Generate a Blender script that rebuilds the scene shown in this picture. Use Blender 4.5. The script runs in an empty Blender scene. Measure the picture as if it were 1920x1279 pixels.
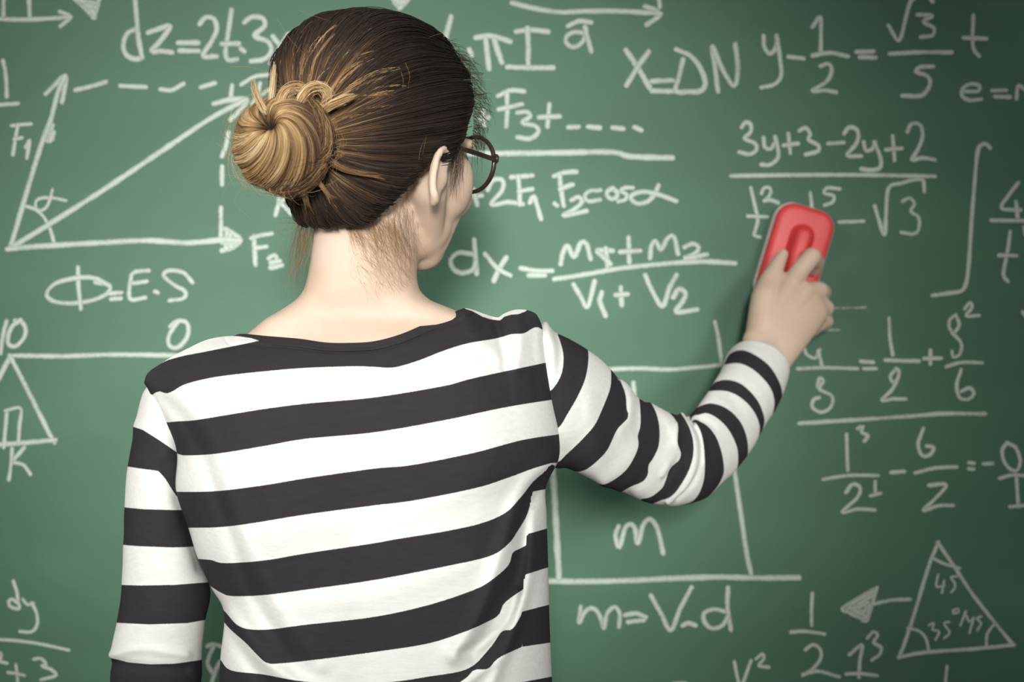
import bpy, bmesh, math, random
import numpy as np
from mathutils import Vector, Matrix, noise

# ------------------------------------------------------------------ camera, world, lights, exposure
SC = bpy.context.scene
COL = SC.collection
F = 3280.0            # focal length in pixels of the 1920 px wide photograph
Z0 = 1.36             # height of the lens above the floor
BOARD_Y = 2.10        # the board's writing surface

cam_d = bpy.data.cameras.new('camera')
cam_d.sensor_width = 36.0
cam_d.lens = F * 36.0 / 1920.0
cam_d.clip_start = 0.05
cam_d.dof.use_dof = True
cam_d.dof.focus_distance = 1.56
cam_d.dof.aperture_fstop = 5.6
cam = bpy.data.objects.new('camera', cam_d)
cam.location = (0, 0, Z0)
cam.rotation_euler = (math.pi / 2, 0, 0)
COL.objects.link(cam)
SC.camera = cam

world = bpy.data.worlds.new('world')
SC.world = world
world.use_nodes = True
wb = world.node_tree.nodes['Background']
wb.inputs[0].default_value = (1.0, 0.97, 0.96, 1)
wb.inputs[1].default_value = 0.28


def aim(o, target):
    d = Vector(target) - o.location
    o.rotation_euler = d.to_track_quat('-Z', 'Y').to_euler()


def spot(name, loc, target, power, angle, blend, radius, color):
    l = bpy.data.lights.new(name, 'SPOT')
    l.energy = power
    l.spot_size = math.radians(angle)
    l.spot_blend = blend
    l.shadow_soft_size = radius
    l.color = color
    o = bpy.data.objects.new(name, l)
    o.location = loc
    COL.objects.link(o)
    aim(o, target)
    return o


spot('board_key_spot', (-0.14, -2.0, 1.98), (-0.225, 2.10, 1.39), 1830, 12.2, 1.0, 0.48, (1.0, 0.99, 0.95))  # added key spot; its narrow soft cone gives the board its vignette
spot('arm_fill_spot', (1.30, -0.60, 1.95), (0.20, 1.80, 1.31), 185, 17, 1.0, 0.30, (1.0, 0.985, 0.94))  # added fill, no fixture: brightens the raised arm and hand
spot('left_fill_spot', (-1.30, 0.30, 2.00), (-0.32, 1.54, 1.28), 60, 46, 1.0, 0.30, (1.0, 0.985, 0.95))  # added side fill, no window modelled: lifts the person's left side

SC.view_settings.view_transform = 'Standard'
SC.view_settings.look = 'None'
SC.view_settings.exposure = 0.0
SC.view_settings.gamma = 1.0
SC.view_settings.use_curve_mapping = False

# ------------------------------------------------------------------ helpers


def P(px, py, Y):
    """the point at depth Y that the photograph shows at pixel (px, py)"""
    return Vector(((px - 960.0) / F * Y, Y, Z0 - (py - 639.5) / F * Y))


def mesh_obj(name, verts, faces, mat=None, parent=None, smooth=True):
    me = bpy.data.meshes.new(name)
    me.from_pydata([tuple(v) for v in verts], [], faces)
    me.update()
    if smooth:
        me.polygons.foreach_set('use_smooth', [True] * len(me.polygons))
    if mat:
        me.materials.append(mat)
    o = bpy.data.objects.new(name, me)
    COL.objects.link(o)
    if parent:
        o.parent = parent
        o.matrix_parent_inverse = parent.matrix_world.inverted()
    return o


def bm_obj(name, bm, mat=None, parent=None, smooth=True):
    me = bpy.data.meshes.new(name)
    bm.to_mesh(me)
    bm.free()
    if smooth:
        me.polygons.foreach_set('use_smooth', [True] * len(me.polygons))
    if mat:
        me.materials.append(mat)
    o = bpy.data.objects.new(name, me)
    COL.objects.link(o)
    if parent:
        o.parent = parent
        o.matrix_parent_inverse = parent.matrix_world.inverted()
    return o


def empty(name, loc, label, cat):
    o = bpy.data.objects.new(name, None)
    o.location = loc
    o.empty_display_size = 0.05
    COL.objects.link(o)
    o['label'] = label
    o['category'] = cat
    bpy.context.view_layer.update()
    return o


def catmull(pts, step):
    """Catmull-Rom through 2-D or 3-D points, resampled about every STEP"""
    p = np.array(pts, float)
    if len(p) < 3:
        n = max(2, int(np.linalg.norm(p[-1] - p[0]) / step) + 1)
        return np.array([p[0] + (p[-1] - p[0]) * t for t in np.linspace(0, 1, n)])
    q = np.vstack([2 * p[0] - p[1], p, 2 * p[-1] - p[-2]])
    out = []
    for i in range(1, len(q) - 2):
        n = max(1, int(np.linalg.norm(q[i + 1] - q[i]) / step))
        for k in range(n):
            t = k / n
            a = -0.5 * t**3 + t**2 - 0.5 * t
            b = 1.5 * t**3 - 2.5 * t**2 + 1
            c = -1.5 * t**3 + 2 * t**2 + 0.5 * t
            d = 0.5 * t**3 - 0.5 * t**2
            out.append(a * q[i - 1] + b * q[i] + c * q[i + 1] + d * q[i + 2])
    out.append(p[-1])
    return np.array(out)


def nodes_of(name):
    m = bpy.data.materials.new(name)
    m.use_nodes = True
    nt = m.node_tree
    return m, nt, nt.nodes['Principled BSDF']


def N(nt, kind, **kw):
    n = nt.nodes.new(kind)
    for k, v in kw.items():
        if k in n.inputs:
            n.inputs[k].default_value = v
        else:
            setattr(n, k, v)
    return n


def plain(name, col, rough=0.6, bump=0.0, scale=200.0, vary=0.0, vscale=8.0, metal=0.0, sheen=0.0, spec=0.5, coat=0.0):
    m, nt, b = nodes_of(name)
    b.inputs['Base Color'].default_value = (*col, 1)
    b.inputs['Roughness'].default_value = rough
    b.inputs['Metallic'].default_value = metal
    b.inputs['Specular IOR Level'].default_value = spec
    b.inputs['Sheen Weight'].default_value = sheen
    b.inputs['Coat Weight'].default_value = coat
    tc = N(nt, 'ShaderNodeTexCoord')
    if vary:
        n = N(nt, 'ShaderNodeTexNoise', Scale=vscale, Detail=6.0)
        nt.links.new(tc.outputs['Object'], n.inputs['Vector'])
        r = N(nt, 'ShaderNodeValToRGB')
        r.color_ramp.elements[0].position = 0.3
        r.color_ramp.elements[1].position = 0.7
        r.color_ramp.elements[0].color = (*[c * (1 - vary) for c in col], 1)
        r.color_ramp.elements[1].color = (*[min(1, c * (1 + vary)) for c in col], 1)
        nt.links.new(n.outputs['Fac'], r.inputs['Fac'])
        nt.links.new(r.outputs['Color'], b.inputs['Base Color'])
    if bump:
        n = N(nt, 'ShaderNodeTexNoise', Scale=scale, Detail=3.0)
        nt.links.new(tc.outputs['Object'], n.inputs['Vector'])
        bp = N(nt, 'ShaderNodeBump', Strength=bump, Distance=0.001)
        nt.links.new(n.outputs['Fac'], bp.inputs['Height'])
        nt.links.new(bp.outputs['Normal'], b.inputs['Normal'])
    return m


# ------------------------------------------------------------------ materials
M = {}
M['wall'] = plain('wall_paint', (0.62, 0.62, 0.58), 0.8, 0.3, 300, 0.04, 3)
M['floor'] = plain('floor_linoleum', (0.32, 0.29, 0.25), 0.45, 0.1, 100, 0.12, 12)
M['frame'] = plain('board_frame_aluminium', (0.55, 0.56, 0.56), 0.35, 0.05, 400, 0.03, 10, metal=0.9)
M['red'] = plain('eraser_red_plastic', (0.78, 0.062, 0.062), 0.42, 0.05, 300, 0.05, 40)
M['felt'] = plain('eraser_felt', (0.62, 0.63, 0.52), 0.95, 0.8, 1500, 0.12, 300, sheen=0.3)
M['trousers'] = plain('dark_cotton', (0.03, 0.035, 0.05), 0.85, 0.6, 900, 0.15, 60)
M['shoe'] = plain('shoe_leather', (0.02, 0.018, 0.018), 0.5, 0.3, 400, 0.1, 30)
M['sole'] = plain('shoe_sole', (0.5, 0.48, 0.44), 0.8)
M['spec_frame'] = plain('dark_brown_acetate', (0.035, 0.018, 0.014), 0.3, 0.02, 200, 0.35, 60, coat=0.3)
M['eye'] = plain('eye_white', (0.7, 0.68, 0.65), 0.2)
M['iris'] = plain('iris_brown', (0.06, 0.03, 0.015), 0.2)


def board_material():
    m, nt, b = nodes_of('green_chalkboard')
    tc = N(nt, 'ShaderNodeTexCoord')
    mp = N(nt, 'ShaderNodeMapping')
    mp.inputs['Scale'].default_value = (1.0, 1.0, 2.6)
    mp.inputs['Rotation'].default_value = (0, 0.35, 0)
    nt.links.new(tc.outputs['Object'], mp.inputs['Vector'])
    n1 = N(nt, 'ShaderNodeTexNoise', Scale=3.2, Detail=7.0, Roughness=0.55)
    nt.links.new(mp.outputs['Vector'], n1.inputs['Vector'])
    n2 = N(nt, 'ShaderNodeTexNoise', Scale=260.0, Detail=4.0, Roughness=0.7)
    nt.links.new(tc.outputs['Object'], n2.inputs['Vector'])
    r = N(nt, 'ShaderNodeValToRGB')
    e = r.color_ramp.elements
    e[0].position, e[0].color = 0.36, (0.050, 0.156, 0.089, 1)
    e[1].position, e[1].color = 0.68, (0.064, 0.188, 0.110, 1)
    nt.links.new(n1.outputs['Fac'], r.inputs['Fac'])
    mx = N(nt, 'ShaderNodeMix', data_type='RGBA', blend_type='MULTIPLY')
    mx.inputs[0].default_value = 0.22
    nt.links.new(r.outputs['Color'], mx.inputs[6])
    nt.links.new(n2.outputs['Fac'], mx.inputs[7])
    nt.links.new(mx.outputs[2], b.inputs['Base Color'])
    b.inputs['Roughness'].default_value = 0.6
    b.inputs['Specular IOR Level'].default_value = 0.6
    bp = N(nt, 'ShaderNodeBump', Strength=0.15, Distance=0.0006)
    nt.links.new(n2.outputs['Fac'], bp.inputs['Height'])
    nt.links.new(bp.outputs['Normal'], b.inputs['Normal'])
    return m


def chalk_material(name, dens):
    m, nt, b = nodes_of(name)
    b.inputs['Base Color'].default_value = (0.56, 0.65, 0.57, 1)
    b.inputs['Roughness'].default_value = 0.95
    b.inputs['Specular IOR Level'].default_value = 0.1
    tc = N(nt, 'ShaderNodeTexCoord')
    n = N(nt, 'ShaderNodeTexNoise', Scale=420.0, Detail=5.0, Roughness=0.75)
    n2 = N(nt, 'ShaderNodeTexNoise', Scale=28.0, Detail=3.0)
    nt.links.new(tc.outputs['Object'], n.inputs['Vector'])
    nt.links.new(tc.outputs['Object'], n2.inputs['Vector'])
    at = N(nt, 'ShaderNodeAttribute', attribute_name='edge')
    # density = dens + noise - edge falloff
    a1 = N(nt, 'ShaderNodeMath', operation='MULTIPLY_ADD')
    a1.inputs[1].default_value = 1.5
    a1.inputs[2].default_value = dens - 0.75
    nt.links.new(n.outputs['Fac'], a1.inputs[0])
    a2 = N(nt, 'ShaderNodeMath', operation='MULTIPLY_ADD')
    a2.inputs[1].default_value = 0.8
    nt.links.new(n2.outputs['Fac'], a2.inputs[0])
    nt.links.new(a1.outputs[0], a2.inputs[2])
    pw = N(nt, 'ShaderNodeMath', operation='POWER')
    pw.inputs[1].default_value = 2.5
    nt.links.new(at.outputs['Fac'], pw.inputs[0])
    a3 = N(nt, 'ShaderNodeMath', operation='SUBTRACT', use_clamp=True)
    nt.links.new(a2.outputs[0], a3.inputs[0])
    nt.links.new(pw.outputs[0], a3.inputs[1])
    tr = N(nt, 'ShaderNodeBsdfTransparent')
    ms = N(nt, 'ShaderNodeMixShader')
    nt.links.new(a3.outputs[0], ms.inputs[0])
    nt.links.new(tr.outputs[0], ms.inputs[1])
    nt.links.new(b.outputs[0], ms.inputs[2])
    nt.links.new(ms.outputs[0], nt.nodes['Material Output'].inputs['Surface'])
    return m


def shirt_material():
    m, nt, b = nodes_of('striped_jersey')
    at = N(nt, 'ShaderNodeAttribute', attribute_name='stripe')
    mr = N(nt, 'ShaderNodeMapRange', interpolation_type='SMOOTHSTEP')
    mr.inputs['From Min'].default_value = -0.9
    mr.inputs['From Max'].default_value = 0.9
    tc = N(nt, 'ShaderNodeTexCoord')
    n = N(nt, 'ShaderNodeTexNoise', Scale=170.0, Detail=4.0, Roughness=0.6)
    mp = N(nt, 'ShaderNodeMapping')
    mp.inputs['Scale'].default_value = (0.35, 1, 1.6)
    nt.links.new(tc.outputs['Object'], mp.inputs['Vector'])
    nt.links.new(mp.outputs['Vector'], n.inputs['Vector'])
    nz = N(nt, 'ShaderNodeTexNoise', Scale=900.0, Detail=2.0)
    nt.links.new(tc.outputs['Object'], nz.inputs['Vector'])
    jit = N(nt, 'ShaderNodeMath', operation='MULTIPLY_ADD')
    jit.inputs[1].default_value = 1.6
    nt.links.new(nz.outputs['Fac'], jit.inputs[0])
    sb = N(nt, 'ShaderNodeMath', operation='SUBTRACT')
    sb.inputs[1].default_value = 0.8
    nt.links.new(at.outputs['Fac'], sb.inputs[0])
    nt.links.new(sb.outputs[0], jit.inputs[2])
    nt.links.new(jit.outputs[0], mr.inputs['Value'])
    rw = N(nt, 'ShaderNodeValToRGB')
    e = rw.color_ramp.elements
    e[0].position, e[0].color = 0.25, (0.74, 0.73, 0.70, 1)
    e[1].position, e[1].color = 0.75, (0.83, 0.825, 0.80, 1)
    nt.links.new(n.outputs['Fac'], rw.inputs['Fac'])
    rb = N(nt, 'ShaderNodeValToRGB')
    e = rb.color_ramp.elements
    e[0].position, e[0].color = 0.25, (0.030, 0.027, 0.0275, 1)
    e[1].position, e[1].color = 0.75, (0.036, 0.033, 0.033, 1)
    nt.links.new(n.outputs['Fac'], rb.inputs['Fac'])
    mx = N(nt, 'ShaderNodeMix', data_type='RGBA')
    nt.links.new(mr.outputs[0], mx.inputs[0])
    nt.links.new(rw.outputs['Color'], mx.inputs[6])
    nt.links.new(rb.outputs['Color'], mx.inputs[7])
    nt.links.new(mx.outputs[2], b.inputs['Base Color'])
    b.inputs['Roughness'].default_value = 0.92
    b.inputs['Specular IOR Level'].default_value = 0.15
    bp = N(nt, 'ShaderNodeBump', Strength=0.35, Distance=0.0012)
    nt.links.new(n.outputs['Fac'], bp.inputs['Height'])
    nt.links.new(bp.outputs['Normal'], b.inputs['Normal'])
    return m


def skin_material():
    m, nt, b = nodes_of('fair_skin')
    tc = N(nt, 'ShaderNodeTexCoord')
    n = N(nt, 'ShaderNodeTexNoise', Scale=22.0, Detail=5.0)
    nt.links.new(tc.outputs['Object'], n.inputs['Vector'])
    r = N(nt, 'ShaderNodeValToRGB')
    e = r.color_ramp.elements
    e[0].position, e[0].color = 0.3, (0.66, 0.485, 0.355, 1)
    e[1].position, e[1].color = 0.72, (0.73, 0.575, 0.46, 1)
    nt.links.new(n.outputs['Fac'], r.inputs['Fac'])
    nt.links.new(r.outputs['Color'], b.inputs['Base Color'])
    b.inputs['Roughness'].default_value = 0.55
    b.inputs['Specular IOR Level'].default_value = 0.35
    b.inputs['Subsurface Weight'].default_value = 0.12
    b.inputs['Subsurface Radius'].default_value = (1.0, 0.35, 0.2)
    b.inputs['Subsurface Scale'].default_value = 0.008
    n2 = N(nt, 'ShaderNodeTexNoise', Scale=500.0, Detail=3.0)
    nt.links.new(tc.outputs['Object'], n2.inputs['Vector'])
    bp = N(nt, 'ShaderNodeBump', Strength=0.12, Distance=0.0008)
    nt.links.new(n2.outputs['Fac'], bp.inputs['Height'])
    nt.links.new(bp.outputs['Normal'], b.inputs['Normal'])
    return m


def hair_material():
    m, nt, b = nodes_of('brown_hair_with_blond_ends')
    at = N(nt, 'ShaderNodeAttribute', attribute_name='tone')
    nt.links.new(at.outputs['Color'], b.inputs['Base Color'])
    b.inputs['Roughness'].default_value = 0.50
    b.inputs['Specular IOR Level'].default_value = 0.28
    return m


def lens_material():
    m, nt, b = nodes_of('spectacle_glass')
    b.inputs['Base Color'].default_value = (0.95, 0.97, 0.96, 1)
    b.inputs['Roughness'].default_value = 0.02
    b.inputs['Transmission Weight'].default_value = 1.0
    b.inputs['IOR'].default_value = 1.02
    return m


M['board'] = board_material()
M['chalk'] = chalk_material('chalk', 0.62)
M['chalk_faint'] = chalk_material('chalk_half_erased', 0.12)
M['shirt'] = shirt_material()
M['skin'] = skin_material()
M['hair'] = hair_material()
M['lens'] = lens_material()


def box(name, x0, x1, y0, y1, z0, z1, mat, parent=None, bevel=0.0):
    bm = bmesh.new()
    bmesh.ops.create_cube(bm, size=1.0)
    for v in bm.verts:
        v.co = Vector((x0 + (v.co.x + 0.5) * (x1 - x0), y0 + (v.co.y + 0.5) * (y1 - y0), z0 + (v.co.z + 0.5) * (z1 - z0)))
    if bevel:
        bmesh.ops.bevel(bm, geom=bm.edges[:], offset=bevel, segments=3, affect='EDGES', profile=0.5)
    return bm_obj(name, bm, mat, parent, smooth=False)


# ------------------------------------------------------------------ the setting
fl = box('floor', -3.5, 3.5, -2.5, 2.16, -0.1, 0.0, M['floor'])
fl['kind'] = 'structure'
wl = box('wall_back', -3.5, 3.5, 2.16, 2.30, 0.0, 3.0, M['wall'])
wl['kind'] = 'structure'

# ------------------------------------------------------------------ the chalkboard and its writing
BX0, BX1, BZ0, BZ1 = -1.9, 2.1, 0.84, 2.14
board = empty('chalkboard', (0.1, 2.16, BZ0), 'large green chalkboard covered with white chalk formulas and diagrams behind the person', 'chalkboard')
box('writing_surface', BX0, BX1, BOARD_Y + 0.0, 2.16, BZ0, BZ1, M['board'], board)
for a in [(BX0 - .03, BX1 + .03, BZ0 - .03, BZ0 + .004), (BX0 - .03, BX1 + .03, BZ1 - .004, BZ1 + .03)]:
    box('frame_rail', a[0], a[1], BOARD_Y - 0.012, 2.16, a[2], a[3], M['frame'], board, 0.003)
for a in [(BX0 - .03, BX0 + .004), (BX1 - .004, BX1 + .03)]:
    box('frame_stile', a[0], a[1], BOARD_Y - 0.012, 2.16, BZ0 + .004, BZ1 - .004, M['frame'], board, 0.003)
box('chalk_tray', -0.9, 1.1, BOARD_Y - 0.09, BOARD_Y - 0.013, BZ0 - .03, BZ0 - .012, M['frame'], board, 0.003)

CROPS = {'A': (0, 0, .3284), 'B': (0, 400, .3911), 'C': (800, 0, .3284), 'D': (1360, 0, .3284), 'E': (820, 400, .3127),
         'F': (1460, 540, .3441), 'G': (1340, 960, .3021), 'H': (0, 1040, .2292), 'K': (1540, 220, .3128),
         'L': (1000, 840, .3433), 'Q': (1360, 340, .2972), 'X': (0, 0, 1.0)}
rng = random.Random(5)
_lift = [0]


def ribbon(pts_px, width, V, Fc, E):
    """one chalk stroke: a thin ribbon with round ends lying on the board"""
    w = width / F * BOARD_Y / 2
    _lift[0] += 1
    y0 = BOARD_Y - 0.0004 - 0.000025 * (_lift[0] % 40)
    c = catmull(pts_px, 4.0)
    if len(c) < 2:
        return
    q = [P(a, b, BOARD_Y) for a, b in c]
    q = [Vector((v.x, 0, v.z)) for v in q]
    dirs = []
    for i in range(len(q)):
        d = q[min(i + 1, len(q) - 1)] - q[max(i - 1, 0)]
        dirs.append(d.normalized() if d.length > 1e-9 else Vector((1, 0, 0)))
    base = len(V)
    rows = []
    ph = rng.random() * 50
    # round caps are extra rows that shrink
    cap = [(1.0, 0.25), (0.8, 0.62), (0.42, 0.9)]
    for k, s in cap:
        rows.append((q[0] - dirs[0] * w * k, dirs[0], w * s, 1.0 if k > .9 else .55 if k > .6 else .2))
    for i in range(len(q)):
        ww = w * (0.94 + 0.16 * noise.noise(Vector((q[i].x * 60, ph, q[i].z * 60))))
        rows.append((q[i], dirs[i], ww, 0.0))
    for k, s in reversed(cap):
        rows.append((q[-1] + dirs[-1] * w * k, dirs[-1], w * s, 1.0 if k > .9 else .55 if k > .6 else .2))
    for ri, (pnt, d, ww, e) in enumerate(rows):
        y = y0 - 1.2e-6 * ri
        n = Vector((-d.z, 0, d.x))
        for s in (-1, -.6, 0, .6, 1):
            v = pnt + n * ww * s
            V.append((v.x, y, v.z))
            E.append(max(e, abs(s)))
    for i in range(len(rows) - 1):
        for k in range(4):
            a = base + i * 5 + k
            Fc.append((a, a + 1, a + 6, a + 5))


def parse(txt, crop):
    ox, oy, s = CROPS[crop]
    out = []
    for st in txt.split(';'):
        pts = []
        for t in st.split():
            a, b = t.split(',')
            pts.append((ox + float(a) * s, oy + float(b) * s))
        if len(pts) > 1:
            out.append(pts)
    return out


def marks(name, parent, mat, groups, width):
    V, Fc, E = [], [], []
    for g in groups:
        crop, txt = g[0], g[1]
        w = g[2] if len(g) > 2 else width
        for p in parse(txt, crop):
            ribbon(p, w, V, Fc, E)
    o = mesh_obj(name, V, Fc, mat, parent, smooth=False)
    at = o.data.attributes.new('edge', 'FLOAT', 'POINT')
    at.data.foreach_set('value', E)
    return o


def formula(label, width, groups, bars=(), name='chalk_formula', arrows=(), mat='chalk'):
    o = marks(name, board, M[mat], groups, width)
    o['label'] = label
    for b in bars:
        marks('fraction_bar', o, M[mat], [b], width)
    for a in arrows:
        marks('arrow', o, M[mat], [a], width)
    return o


W = 12.5
formula('chalk time axis with two ticks at the top left corner', 11, [('A', '22,-40 20,95; 165,-40 170,95')],
        arrows=[('A', '-40,108 110,112 250,108 400,98; 345,68 380,82 405,97 375,125 348,148')], name='chalk_diagram')
formula('chalk arrow tip cut by the top edge', 13, [('A', '415,-20 480,40 538,98; 570,-20 552,50 535,95; 450,0 520,50 535,80; 470,5 545,20; 490,30 540,40')], name='chalk_mark')
formula('chalk formula dz = 2t.3x', W, [('A', '768,170 725,195 705,260 722,312 768,338 805,333; 772,-10 780,90 790,210 812,325; 850,185 890,172 972,150 920,230 868,292 920,292 980,300; 1022,245 1130,245; 1030,290 1130,292; 1143,135 1175,100 1220,108 1238,165 1210,235 1160,320 1235,322; 1322,60 1305,180 1288,300 1308,345 1350,340; 1270,252 1360,250; 1380,282 1392,292; 1400,125 1440,97 1500,105 1512,150 1455,205 1530,238 1550,290 1510,338 1438,350; 1560,212 1600,260 1640,300; 1645,200 1600,270 1548,360')])
formula('chalk fraction with numeral 1 cut by the left edge', 11, [('A', '20,350 35,430 40,550')], bars=[('A', '-40,602 100,592')])
formula('chalk force vector diagram with two arrows, a diagonal and an angle arc', 12,
        [('A', '375,1145 300,1130 225,1135 203,1165 215,1197 245,1200 272,1175 290,1130 300,1085', 8),
         ('X', '45,386 65,392 80,404 92,424 99,444 102,460', 9),
         ('A', '248,800 270,740 290,700; 275,800 300,720; 262,770 285,760 300,790; 290,800 305,760', 13)],
        arrows=[('A', '62,1410 110,1250 160,1080 230,850 290,690 335,520 372,440; 265,535 320,480 375,435 372,500 356,580'),
                ('A', '70,1412 300,1270 600,1080 900,880 1200,680 1395,575; 1225,592 1310,572 1410,570 1372,630 1322,682', 13),
                ('B', '40,172 200,158 500,141 700,131 900,142 1070,128 1150,130; 1085,78 1120,98 1150,130 1110,165 1068,178; 1090,95 1085,165; 1105,110 1105,160 1130,130; 1070,140 1140,140', 13)], name='chalk_diagram')
for t in ['435,515 520,495 605,470', '690,490 760,494 830,497', '920,510 980,515 1045,480', '1150,498 1225,475', '1325,490 1318,552', '1305,760 1292,830 1270,890', '1268,955 1268,1050', '1262,1190 1262,1360']:
    marks('chalk_dash', board, M['chalk'], [('A', t)], 11)
formula('chalk letter F with subscript 1 beside the steep arrow', 9.5, [('A', '70,718 175,708; 102,715 88,800 75,880; 85,795 125,787; 150,840 170,800 155,900')])
formula('chalk letter F with subscript 2 beside the horizontal arrow', 11, [('B', '1218,112 1222,180 1225,245; 1208,118 1250,106 1300,98; 1225,167 1275,160; 1290,215 1315,200 1328,220 1295,262 1350,250; 1300,235 1340,230')])
formula('chalk letters half hidden above the hair bun', 10, [('A', '1380,482 1450,440 1530,428; 1440,590 1480,550 1560,500; 1485,480 1470,560')])
formula('chalk letter half hidden below the hair bun', 11, [('A', '1595,1110 1590,1170 1575,1225; 1600,1155 1650,1120; 1605,1160 1660,1220')])
formula('chalk formula phi = E.S', 10.5, [('B', '460,332 525,345 515,385 440,418 340,432 260,422 225,388 265,338 370,310 460,313 525,348; 375,262 378,350 388,455; 530,385 580,380; 535,412 578,408; 712,275 645,283 627,320 625,410 695,405; 635,337 702,327; 746,376 756,380; 922,330 880,285 815,275 785,297 830,340 888,375 880,408 815,418')])
formula('chalk number 10 at the left edge', 10.5, [('B', '32,520 15,590 5,668; 75,515 110,525 125,565 112,605 75,638 45,630 40,595 58,545 98,513')])
formula('chalk numeral 0 above the left shoulder', 11, [('B', '820,540 850,518 893,522 905,560 890,608 850,645 815,635 808,600 828,555 850,525')])
formula('chalk pulley diagram with a long bar, a triangle and a small rectangle', 11.5,
        [('B', '50,682 300,685 560,678 860,682 1100,684; 50,690 25,735 0,785 -50,880; 58,700 110,800 180,940 240,1060 262,1098; -40,1112 120,1100 265,1087'), ('B', '35,945 28,1030 20,1120; 30,946 100,935 95,1020 90,1105', 9)], name='chalk_diagram')
formula('chalk letter K under the triangle', 10, [('B', '60,1130 55,1200 45,1275; 115,1125 85,1160 60,1192 110,1205 145,1248')])
formula('chalk fraction dy over a sum ending in plus 3', 8.5, [('H', '110,220 138,300 148,380 160,440 120,440 78,418 70,385 100,365 145,395; 190,370 228,410 272,398; 262,398 300,480 305,570 262,630 168,630; -30,790 10,810 5,850 -10,870 55,888; 132,905 140,970 148,1060; 70,965 130,972 198,988; 280,855 340,852 378,898 340,910 420,940 462,985 400,1008 340,1022')],
        bars=[('H', '-40,693 150,705 350,735 560,780')])
formula('chalk letter between the left arm and the waist', 11, [('H', '1700,748 1750,732 1830,760; 1745,760 1712,830 1700,900 1745,975; 1800,880 1760,960 1720,1100')])
formula('chalk long arrow at the top edge', W, [('C', '1325,-20 1330,35')], arrows=[('C', '490,18 600,45 750,70 900,65 1100,65 1330,78; 1250,38 1300,55 1332,82 1300,112 1258,140')], name='chalk_mark')
formula('chalk arrow tip above the crown of the head', 14, [('X', '733,-8 742,6 750,14; 768,-8 760,4 750,14; 742,-4 758,-2; 746,4 757,4')], name='chalk_mark')
formula('chalk formula ending in .pi I', 13, [('C', '138,100 120,170 98,260; 245,288 255,312; 285,215 370,207 475,237; 338,230 345,300 356,390; 388,232 405,290 428,355; 515,180 600,172 690,182; 575,165 580,270 578,380; 465,383 580,388 718,388')])
formula('chalk letter a with a bar above', 12, [('C', '810,148 870,122 935,128; 900,190 840,185 798,212 800,250 840,270 885,245 910,195 905,160; 908,180 925,240 938,292')])
formula('chalk formula X = delta N', 13, [('C', '1138,290 1200,380 1272,500; 1265,298 1200,390 1143,485; 1290,465 1400,460; 1290,520 1405,522; 1462,345 1440,440 1422,520 1500,525 1560,522 1590,480 1562,390 1505,320 1428,285; 1662,518 1645,380 1630,265 1690,400 1755,492 1775,400 1762,258')])
formula('chalk term F subscript 3 plus dots beside the forehead', 12, [('C', '410,547 480,518 552,522; 458,540 460,640 455,720; 415,625 540,597; 520,645 570,640 592,665 545,702 620,720 638,755 592,792 522,785; 700,600 690,720; 645,670 755,665; 812,727 865,725; 925,725 985,730; 1065,730 1118,736; 1190,728 1222,742; 325,640 330,715; 310,680 350,672')])
formula('chalk denominator +2 F1 . F2 cos alpha', 11.5, [('C', '235,1125 312,1117; 268,1085 288,1168; 350,1082 378,1030 432,1028 432,1085 368,1168 460,1155 545,1165; 485,1012 600,1003; 522,1010 530,1090 532,1165; 530,1092 600,1080; 590,1155 612,1122 635,1190 652,1248; 733,1165 742,1172; 730,1005 790,985 852,982; 758,1000 770,1100 782,1172; 765,1078 830,1055; 830,1142 868,1125 888,1150 850,1190 780,1230 840,1222 910,1205; 988,1087 930,1092 903,1120 925,1150 985,1142; 1052,1078 1082,1090 1088,1120 1062,1137 1035,1125 1030,1095 1060,1076; 1172,1073 1130,1073 1110,1092 1142,1112 1132,1142 1098,1150; 1322,1062 1300,1110 1260,1152 1200,1162 1163,1127 1200,1102 1260,1097 1340,1117 1422,1148')],
        bars=[('C', '50,868 200,872 300,878 700,874 1050,870 1150,893 1300,900 1398,902', 14)])
formula('chalk formula y - 1/2 = root 3 over 5 t', 11, [('D', '218,210 223,270 255,308 288,270 292,208; 295,220 310,330 318,430 280,482 208,500; 362,325 442,335; 498,152 540,100 545,180 543,292; 545,378 590,365 606,410 572,470 495,520 570,517 628,527; 750,297 842,295; 770,327 855,330; 932,150 990,232 1030,100 1052,20 1085,-20; 1098,85 1182,92 1130,125 1190,162 1180,202 1118,213; 1182,380 1110,385 1085,410 1150,435 1168,480 1120,545 1012,548; 1415,92 1410,200 1415,280 1445,318; 1362,218 1485,222; 1160,-20 1180,8')],
        bars=[('D', '500,318 600,303 695,322'), ('D', '940,308 1100,300 1288,300')])
formula('chalk formula e = n at the right edge', 10, [('D', '1360,522 1445,520 1448,488 1400,480 1355,505 1350,545 1390,572 1460,567; 1525,517 1600,515; 1540,552 1622,555; 1662,562 1672,490 1720,520')])
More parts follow.
